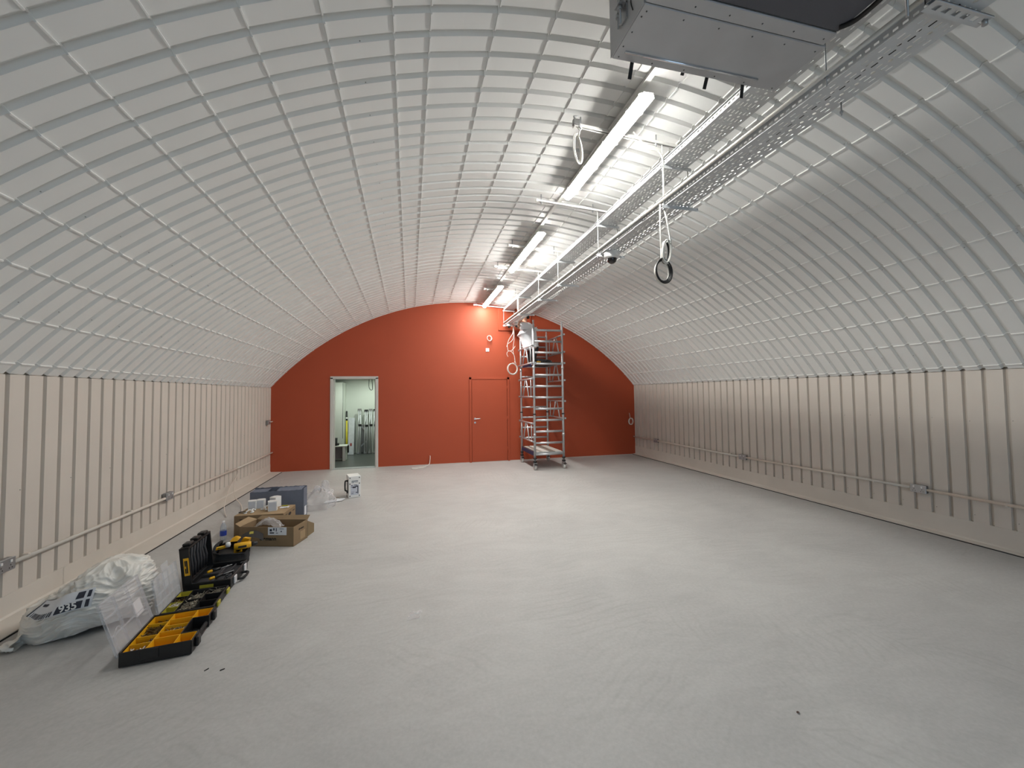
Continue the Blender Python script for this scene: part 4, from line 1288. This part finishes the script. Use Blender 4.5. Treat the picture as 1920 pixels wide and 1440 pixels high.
MB().tube(spline([(-.14, -.12, .13), (-.13, -.05, .19), (-.09, .08, .19), (-.11, .16, .13)], 6), .012, 8).build('carry_handle', M_nylon, t)
for y in (-.1, .05):
    MB().grid(lambda u, v: Vector((.142 + .012 * math.sin(u * PI), y + .1 * u, .04 + .08 * v)), 6, 4).build('side_pocket', M_nylon, t)
MB().tube(spline([(.23, .1, .16), (.255, .15, .14), (.24, .2, .12)], 5), .006, 6).build('buckle', M_galv, fo)
# yellow drill and other things in the bag
def drill(loc, rz, label):
    o = thing('cordless_drill', label, 'drill', loc, rz)
    MB().tube([(-.085, 0, 0), (-.08, 0, 0), (-.02, 0, 0), (.05, 0, 0), (.06, 0, 0)], [.018, .032, .034, .03, .024], 14).build('drill_body', M_yellow, o)
    MB().tube([(.058, 0, 0), (.08, 0, 0), (.11, 0, 0), (.115, 0, 0)], [.022, .022, .016, .008], 12).build('chuck', M_black, o)
    MB().tube(spline([(-.03, 0, -.01), (-.04, .035, -.035), (-.05, .08, -.06)], 5), .018, 10).build('grip', M_black, o)
    MB().box(-.085, -.015, .075, .125, -.09, -.05, bev=.008).build('battery', M_yellow, o)
    MB().box(-.05, .02, -.036, -.033, -.01, .01).build('drill_badge', M_black, o)
    return o
drill((-1.61, 4.58, .175), .35, 'yellow cordless drill lying on the front of the tool bag')
t = thing('spirit_level', 'short yellow level sticking out of the tool bag', 'level', (-1.85, 4.66, .13), .6)
MB().box(-.06, .06, -.01, .01, 0, .028, bev=.004).build('level_body', M_yellow, t)
MB().cyl((-.02, -.0125, .02), (.02, -.0125, .02), .006, 8).build('vial', M_lime, t)
tag(MB().grid(lambda u, v: Vector((-1.83 + .10 * u, 4.82 + .07 * v, .145 + .035 * math.sin(u * PI) * math.sin(v * PI) + .02 * v)), 8, 8).build('yellow_cloth', M_yellow), 'yellow glove or cloth bulging from the back of the tool bag', 'cloth')
tag(MB().lathe([(0, 0), (.02, 0), (.024, .02), (.02, .045), (0, .05)], c=(-1.79, 4.68, .14), n=12).build('tape_reel', M_white), 'small white roll in the tool bag', 'roll')
tag(MB().prism([(-1.68, 4.66, .17), (-1.61, 4.68, .17), (-1.59, 4.65, .215), (-1.64, 4.64, .23)], (.01, .03, .0)).build('yellow_pouch', M_yellow), 'folded yellow pouch above the drill on the tool bag', 'pouch')

# ---- water bottle
t = thing('water_bottle', 'clear plastic water bottle with a blue label behind the tool case', 'bottle', (-2.10, 5.36, 0))
M_bot = clear_mat('bottle_plastic', srgb(205, 215, 225), .28, .08)
MB().lathe([(0, .003), (.028, .003), (.032, .012), (.031, .05), (.033, .055), (.033, .12), (.031, .125), (.032, .15), (.024, .175), (.0135, .195), (.0135, .215)], n=20).build('bottle_body', M_bot, t)
MB().lathe([(.0335, .058), (.0335, .115)], n=20).build('bottle_label', mat('blue_label', srgb(44, 66, 160), .5), t)
MB().lathe([(.015, .205), (.015, .222), (0, .223)], n=14).build('bottle_cap', M_white, t)

# ---- cartons
def carton(loc, rz, W_, D_, H_, name, label, m, open_=False, th=.006):
    t = thing(name, label, 'box', loc, rz)
    b = MB()
    b.box(0, W_, 0, D_, 0.001, th)
    b.box(0, W_, 0, th, 0.001, H_, bev=.001); b.box(0, W_, D_ - th, D_, 0.001, H_, bev=.001)
    b.box(0, th, th, D_ - th, 0.001, H_); b.box(W_ - th, W_, th, D_ - th, 0.001, H_)
    body = b.build('carton_body', m, t)
    return t, body
t, b = carton((-1.84, 5.10, 0), -.285, .615, .285, .212, 'long_carton', 'long open brown carton printed th.mann in front of the other boxes', M_card)
for (poly) in ([(0, 0, .212), (.0, .285, .212), (-.075, .24, .25), (-.075, .03, .235)],
               [(.615, .285, .19), (.665, .33, .15), (.665, .33, .05), (.615, .285, .012)]):
    MB().prism(poly, (.004, 0, .002)).build('end_flap', M_card2, t)
MB().prism([(0, .285, .212), (.615, .285, .212), (.61, .345, .245), (.02, .345, .235)], (0, .004, 0)).build('back_flap', M_card, t)
lb = MB().box(.325, .535, -.0015, -.0002, .125, .21).build('address_label', M_paper, t)
for q in ((.345, .395, .142, .155), (.345, .37, .165, .19), (.415, .425, .165, .2), (.415, .44, .145, .151), (.47, .482, .158, .172), (.385, .4, .175, .2), (.455, .505, .19, .195)):
    MB().box(q[0], q[1], -.0022, -.0014, q[2], q[3]).build('label_print', M_navy, lb)
tm = text_mesh('th\u2022mann', .056, M_ink, 'brand_print')
inst(tm, 'brand_print', t, (.325, -.0015, .085), (PI / 2, 0, 0))
tm2 = text_mesh('th\u2022mann', .03, M_ink, 'brand_print')
inst(tm2, 'brand_print', t, (.6165, .15, .155), (PI / 2, 0, PI / 2))
MB().box(.6152, .6165, .13, .23, .03, .12).build('side_label', M_card2, t)
t2 = thing('plastic_wrap', 'scrap of clear plastic poking out of the long open carton', 'plastic', (-1.62, 5.17, .10), -.3)
MB().grid(lambda u, v: Vector((-.12 + .3 * u, -.04 + .15 * v, .06 + .10 * math.sin(u * PI) * (.5 + .5 * math.sin(v * 3)) + .03 * noise.noise(Vector((u * 7, v * 7, 1))))), 14, 10).build('film', M_film, t2)

t, b = carton((-2.03, 5.46, 0), -.08, .545, .40, .238, 'square_carton', 'closed brown carton with white speakers standing on it', M_card)
MB().box(.002, .543, .002, .199, .238, .243).box(.002, .543, .201, .398, .238, .243).parts('top_flap', M_card2, t)
MB().box(.06, .13, -.0012, -.0002, .155, .164).box(.06, .13, -.0012, -.0002, .172, .181).box(.06, .13, -.0012, -.0002, .189, .198).box(.09, .13, -.0012, -.0002, .14, .149).parts('logo_bar', M_ink, t)
MB().lathe([(0, 0), (.028, 0)], n=14, M=Matrix.Translation((.5462, .2, .185)) @ Matrix.Rotation(PI / 2, 4, 'Y') @ Matrix.Scale(1.7, 4, (0, 1, 0)) @ Matrix.Scale(.7, 4, (1, 0, 0))).build('hand_hole', M_ink, t)
MB().box(.5452, .5462, .06, .12, .2, .208).box(.5452, .5462, .3, .36, .19, .2).parts('side_print', M_ink, t)

M_bluec = mat('blue_grey_carton', srgb(104, 110, 124), .75, var=.08, vscale=8)
t = thing('upright_carton', 'tall blue-grey carton with a torn top edge behind the other boxes', 'box', (-2.06, 6.03, 0), -.03)
W_, D_, H_ = .655, .17, .40
b = MB()
n = 22
for (y0, y1) in ((0, .006), (D_ - .006, D_)):
    vs = []
    for k in range(n + 1):
        x = W_ * k / n; h_ = H_ - (.014 if y0 == 0 else -.008) + .008 * noise.noise(Vector((k * .7, y0 * 9, 5))) + (.004 * (k % 2))
        vs += [(x, y0, .001), (x, y0, h_), (x, y1, .001), (x, y1, h_)]
    fs = []
    for k in range(n):
        a = 4 * k; c = a + 4
        fs += [(a, c, c + 1, a + 1), (a + 2, a + 3, c + 3, c + 2), (a + 1, c + 1, c + 3, a + 3)]
    b.add(vs, fs)
b.box(0, .006, .006, D_ - .006, .001, H_ - .01); b.box(W_ - .006, W_, .006, D_ - .006, .001, H_)
b.build('carton_body', M_bluec, t)
MB().prism([(.008, .008, H_ - .02), (.2, .008, H_ - .018), (.22, .12, H_ + .002), (.01, .11, H_ - .004)], (0, 0, .004)).build('torn_flap', M_bluec, t)
MB().prism([(.3, .05, H_ - .03), (.62, .03, H_ - .02), (.64, .15, H_ + .006), (.32, .15, H_ + .0)], (0, 0, .004)).build('torn_flap', M_bluec, t)
MB().box(W_ + .0002, W_ + .0012, .05, .13, .03, .15).build('pale_scuff', M_paper, t)
MB().box(.02, W_ - .02, .02, D_ - .02, .30, .33).build('dark_foam', M_black, t)

# ---- speakers and bits on the square carton
def speaker(loc, rz, s, label):
    o = thing('wall_speaker', label, 'speaker', loc, rz, 'white wall speakers on the carton')
    prof = [(-.045, -.04), (.045, -.04), (.052, .03), (.03, .05), (-.03, .05), (-.052, .03)]
    MB().prism([(x * s, y * s, 0) for x, y in prof], (0, 0, .11 * s)).build('cabinet', M_white, o)
    MB().box(-.038 * s, .038 * s, -.043 * s, -.040 * s, .008 * s, .102 * s, bev=.002).build('grille', mat('grille_%d' % int(loc[0] * -1000 + loc[1] * 100), srgb(196, 200, 208), .5, bump=.3, bscale=400), o)
    return o
z = .2435
speaker((-1.93, 5.74, z), .15, .95, 'leftmost white speaker at the back of the carton top')
speaker((-1.845, 5.77, z), .1, .95, 'white speaker second from left, at the back of the carton top')
speaker((-1.685, 5.80, z), -.55, 1.1, 'white speaker at back right of the carton top, turned aside')
speaker((-1.66, 5.60, z), .25, 1.05, 'white speaker at the front right of the carton top')
def bracket(loc, rz, label, m=M_white):
    o = thing('speaker_bracket', label, 'bracket', loc, rz, 'loose brackets on the carton')
    MB().tube(spline([(-.04, 0, .012), (0, .01, .03), (.03, 0, .014)], 5), .008, 6).build('arm', m, o)
    MB().lathe([(0, 0), (.02, 0), (.02, .008), (0, .012)], c=(-.045, 0, 0), n=10).build('foot', m, o)
    MB().lathe([(0, 0), (.013, 0), (.013, .01), (0, .012)], c=(.035, .0, .006), n=8).build('ball_joint', m, o)
    return o
bracket((-1.90, 5.56, z), .4, 'loose white bracket on the carton, left end, lying flat')
bracket((-1.87, 5.60, z + .001), 1.5, 'loose white bracket on the carton behind the flat one')
bracket((-1.755, 5.72, z), .2, 'loose white bracket between the middle speakers on the carton')
bracket((-1.765, 5.64, z), -.7, 'loose white bracket in front of the middle speakers on the carton')
tag(MB().tube(ring((-1.97, 5.56, z + .012), .045, (0, 0, 1), 20, (1, 0, 0), .7), .005, 6, closed=True).build('cable_ring', M_blackc), 'small dark cable ring on the left corner of the carton', 'cable')
tag(MB().grid(lambda u, v: Vector((-1.60 + .1 * u, 5.66 + .07 * v, z + .004 + .014 * abs(noise.noise(Vector((u * 4, v * 4, 2)))))), 8, 6).build('paper_scrap', M_paper), 'crumpled white paper on the right end of the carton', 'paper')
tag(MB().box(-1.60, -1.53, 5.75, 5.775, z, z + .012, bev=.003).build('yellow_marker', M_lime), 'yellow marker lying on the carton by the paper', 'marker')

# ---- clear plastic bag and paper on the floor
t = thing('clear_plastic_bag', 'crumpled clear plastic bag on the floor beside the blue-grey carton', 'plastic bag', (-1.34, 6.52, 0))
def film(u, v):
    a = u * 2 * PI; b_ = v * PI / 2
    k = 1 + .30 * noise.noise(Vector((math.cos(a) * 2, math.sin(a) * 2, v * 3))) + .16 * abs(noise.noise(Vector((math.cos(a) * 5, math.sin(a) * 5, v * 6))))
    x = math.cos(a) * math.cos(b_) * .22 * k; y = math.sin(a) * math.cos(b_) * .17 * k
    z_ = math.sin(b_) * .25 * k + .08 * v * max(0, math.cos(a)) + .03 * v * max(0, math.cos(a * 3))
    return Vector((x + .06 * v, y, max(.003, z_)))
MB().grid(film, 60, 22, wrap=True).build('bag_film', M_film, t)
MB().grid(lambda u, v: Vector((.12 + .10 * u, -.05 + .12 * v + .02 * math.sin(u * 7), .26 + .09 * u * v + .04 * noise.noise(Vector((u * 6, v * 6, 3))) - .10 * u)), 12, 10).build('bag_mouth', M_film, t)
tag(MB().grid(lambda u, v: Vector((-1.31 + .27 * u + .03 * v, 6.735 + .13 * v + .08 * u, .004 + .018 * math.sin(u * PI) * v + .006 * (1 + noise.noise(Vector((u * 5, v * 5, 1)))))), 12, 6).build('paper_sheet', M_paper), 'white sheet of paper on the floor between plastic bag and white unit', 'paper')
tag(MB().tube(spline([(-1.19, 6.83, .012), (-1.14, 6.93, .035), (-1.08, 6.96, .006), (-1.12, 6.90, .006), (-1.2, 6.84, .006)], 6), .004, 5).build('string', M_card), 'thin brown string beside the clear plastic bag', 'string')

# ---- white unit with black bracket
t = thing('loudspeaker_box', 'white upright loudspeaker box with printed side and black bracket on the floor', 'speaker', (-.967, 6.976, 0), .28)
MB().box(0, .188, 0, .262, 0.001, .345, bev=.006).build('cabinet', M_white, t)
m = MB()
for x, zz in ((.022, .318), (.166, .318), (.022, .225), (.166, .225), (.022, .03), (.166, .03)):
    m.lathe([(.009, 0), (.008, .004), (0, .005)], n=10, M=Matrix.Translation((x, -.0, zz)) @ Matrix.Rotation(PI / 2, 4, 'X'))
m.parts('corner_bolt', M_black, t)
pl = MB().box(.03, .158, -.002, 0, .045, .21).build('terminal_plate', mat('pale_grey_plate', srgb(196, 200, 210), .5), t)
for q in ((.035, .135, .172, .18), (.06, .11, .155, .172), (.135, .148, .065, .19), (.105, .148, .172, .19), (.04, .09, .092, .096), (.04, .075, .065, .072), (.04, .06, .195, .206), (.08, .13, .197, .206), (.11, .13, .075, .09)):
    MB().box(q[0], q[1], -.003, -.0015, q[2], q[3]).build('plate_print', M_navy, pl)
MB().box(.045, .145, -.0012, -.0002, .255, .275).box(.095, .145, -.0012, -.0002, .24, .246).box(.045, .085, -.0012, -.0002, .238, .25).parts('name_print', mat('grey_print', srgb(140, 146, 152), .6), t)
m = MB(); m.tube(spline([(0, .07, .10), (-.035, .06, .115), (-.045, .06, .14), (-.045, .06, .25), (-.03, .07, .27), (0, .08, .26)], 4), .012, 8)
m.box(-.004, 0, .04, .12, .08, .28); m.box(-.02, .0, .05, .10, .07, .10)
m.build('side_bracket', M_black, t)

# small debris on the floor
for i, (x, y, r, lb_) in enumerate(((-1.21, 2.86, .9, 'tiny dark splinter on the floor right of the yellow organiser'), (-1.12, 2.84, .5, 'second tiny splinter farther right of the yellow organiser'))):
    tag(MB().bar((x, y, .003), (x + .025 * math.cos(r), y + .025 * math.sin(r), .003), .004, .004).build('splinter', M_ink), lb_, 'debris')
t_ = MB().grid(lambda u, v: Vector((1.92 + .016 * u, 1.715 + .01 * v, .003 + .004 * math.sin(u * PI))), 5, 4)
tag(t_.build('leaf_scrap', mat('brown_leaf', srgb(70, 46, 38), .8)), 'small dark brown leaf on the open floor at lower right', 'debris')

tag(MB().grid(lambda u, v: Vector((-.03 + .09 * u + .03 * v, 3.11 + .11 * v, .003 + .012 * abs(noise.noise(Vector((u * 5, v * 5, 7)))))), 10, 10).build('plastic_scrap', M_film), 'small scrap of clear plastic lying in the middle of the floor', 'plastic')
# ------------------------------------------------------------------ store room things
t = thing('bench', 'low white bench in the store room, left inside the open doorway', 'bench', (-2.2, 10.95, 0))
MB().box(0, .64, 0, .35, .362, .385, bev=.003).build('bench_top', M_store, t)
for x in (.03, .53):
    MB().box(x, x + .07, .03, .32, .004, .362).build('bench_leg', M_store, t)
MB().box(.03, .6, .30, .318, .02, .362).build('bench_back', M_box, t)
t = thing('work_boot', 'black boot standing on the store room bench', 'boot', (-1.84, 11.02, .385), 1.2)
MB().tube([(-.01, 0, .025), (0, 0, .06), (0, 0, .2)], [.045, .042, .046], 12).build('boot_shaft', M_rubber, t)
MB().tube([(-.04, 0, .03), (.05, 0, .03), (.12, 0, .027), (.15, 0, .022)], [.03, .036, .034, .018], 10).build('boot_foot', M_rubber, t)
t = thing('bench_bag', 'small black bag hanging at the right end of the bench', 'bag', (-1.545, 11.05, .2))
MB().grid(lambda u, v: Vector((.02 * math.cos(u * 2 * PI), .06 * math.sin(u * 2 * PI), .17 * v * 1.0)), 14, 5, wrap=True).build('bag_body', M_rubber, t)
MB().tube(spline([(0, -.03, .17), (0, 0, .21), (0, .03, .17)], 4), .005, 6).build('bag_strap', M_rubber, t)
t = thing('yellow_pole', 'tall yellow pole with a black head leaning in the store room', 'pole', (-1.745, 12.15, 0))
MB().tube([(.02, -.1, .004), (.005, 0, .95)], [.03, .022], 10).build('pole_shaft', mat('pole_yellow', srgb(206, 190, 50), .5), t)
MB().tube([(.005, 0, .95), (.0, .02, 1.02), (0, .03, 1.22)], [.022, .028, .022], 10).build('pole_head', M_black, t)
MB().tube([(.004, .005, 1.0), (.003, .012, 1.04)], .03, 10).build('pole_band', M_white, t)
t = thing('light_plank', 'pale plank with a small red label leaning on the store room wall', 'plank', (-1.61, 12.15, 0))
Mp = Matrix.Translation((0, -.15, .01)) @ Matrix.Rotation(-.22, 4, 'X')
MB().box(-.085, .075, 0, .035, 0, 1.04, M=Mp, bev=.004).build('plank_board', mat('pale_plank', srgb(196, 198, 204), .6, var=.08, vscale=14), t)
MB().box(-.03, .02, -.002, 0, .24, .32, M=Mp).build('plank_label', mat('red_label', srgb(150, 70, 66), .6), t)
def frame_leg(x, y, h, label, k):
    o = thing('folded_frame', label, 'frame', (x, y, 0), 0, 'folded aluminium frames in the store room')
    for dx in (-.035, .03):
        MB().tube([(dx, -.12, .01), (dx * .7, 0, h)], .019, 8).build('frame_leg', M_pole, o)
    MB().box(-.055, .05, -.02, .04, h - .06, h + .02, bev=.008).build('top_joint', M_black if k % 2 else M_box, o)
    MB().box(-.03, .055, -.07, -.02, h * .62, h * .67, bev=.006).build('slider', M_black, o)
    MB().box(-.055, .01, -.15, -.1, .02, .06).build('foot_plate', M_galv, o)
    MB().tube([(-.03, -.04, h * .62), (.03, -.02, h * .3)], .011, 6).tube([(.03, -.03, h * .9), (-.03, -.05, h * .66)], .011, 6).parts('cross_bar', M_alu, o)
    return o
for k, (x, h, lb_) in enumerate(((-1.40, 1.26, 'folded aluminium frame in the store room next to the plank'), (-1.22, 1.23, 'folded aluminium frame in the middle of the store room row'), (-1.10, 1.25, 'folded aluminium frame second from right in the store room row'), (-.975, 1.24, 'rightmost folded aluminium frame seen through the open doorway'))):
    frame_leg(x, 12.2, h, lb_, k)
t = thing('wall_pad', 'grey folded panel standing behind the aluminium frames', 'panel', (-1.29, 12.28, 0))
MB().box(-.11, .10, 0, .03, .01, .82, bev=.01).build('panel_board', M_box, t)
for z0, z1 in ((.35, .2), (.62, .78)):
    MB().bar((-.09, -.006, z1), (.08, -.006, z0), .01, .04).build('panel_brace', M_alu, t)
t = thing('hanging_cable', 'loop of dark cable hanging from the store room ceiling', 'cable', (-1.02, 11.3, 1.8))
MB().tube(spline([(-.04, 0, .33), (-.045, 0, .1), (-.02, 0, .02), (.02, 0, .0), (.045, 0, .05), (.03, 0, .33)], 6), .008, 6).build('cable_strand', M_blackc, t)
tag(MB().tube(spline([(-1.775, 11.70, 2.0), (-1.772, 11.69, 1.5), (-1.778, 11.70, 1.0), (-1.775, 11.69, .5)], 4), .006, 6).build('wall_cable', M_blackc), 'dark cable running down the edge of the boxing in the store room', 'cable')
def downlight(x, y, label):
    o = thing('downlight', label, 'light', (x, y, 2.13), 0, 'store room downlights')
    MB().lathe([(.045, -.006), (.06, -.006), (.062, 0)], n=20).build('bezel', M_white, o)
    MB().lathe([(0, -.004), (.045, -.004)], n=20).build('lens', mat('downlight_lens', (.90, 1.0, .90, 1), .4, emit=6), o)
    l = bpy.data.lights.new('downlight_lamp', 'AREA'); l.shape = 'DISK'; l.size = .09; l.energy = 12; l.color = (.88, 1.0, .88)
    lo_ = bpy.data.objects.new('downlight_lamp', l); lo_.location = (0, 0, -.012); link(lo_, o)
downlight(-1.62, 11.0, 'left round downlight in the store room ceiling')
downlight(-.98, 11.6, 'right round downlight in the store room ceiling')
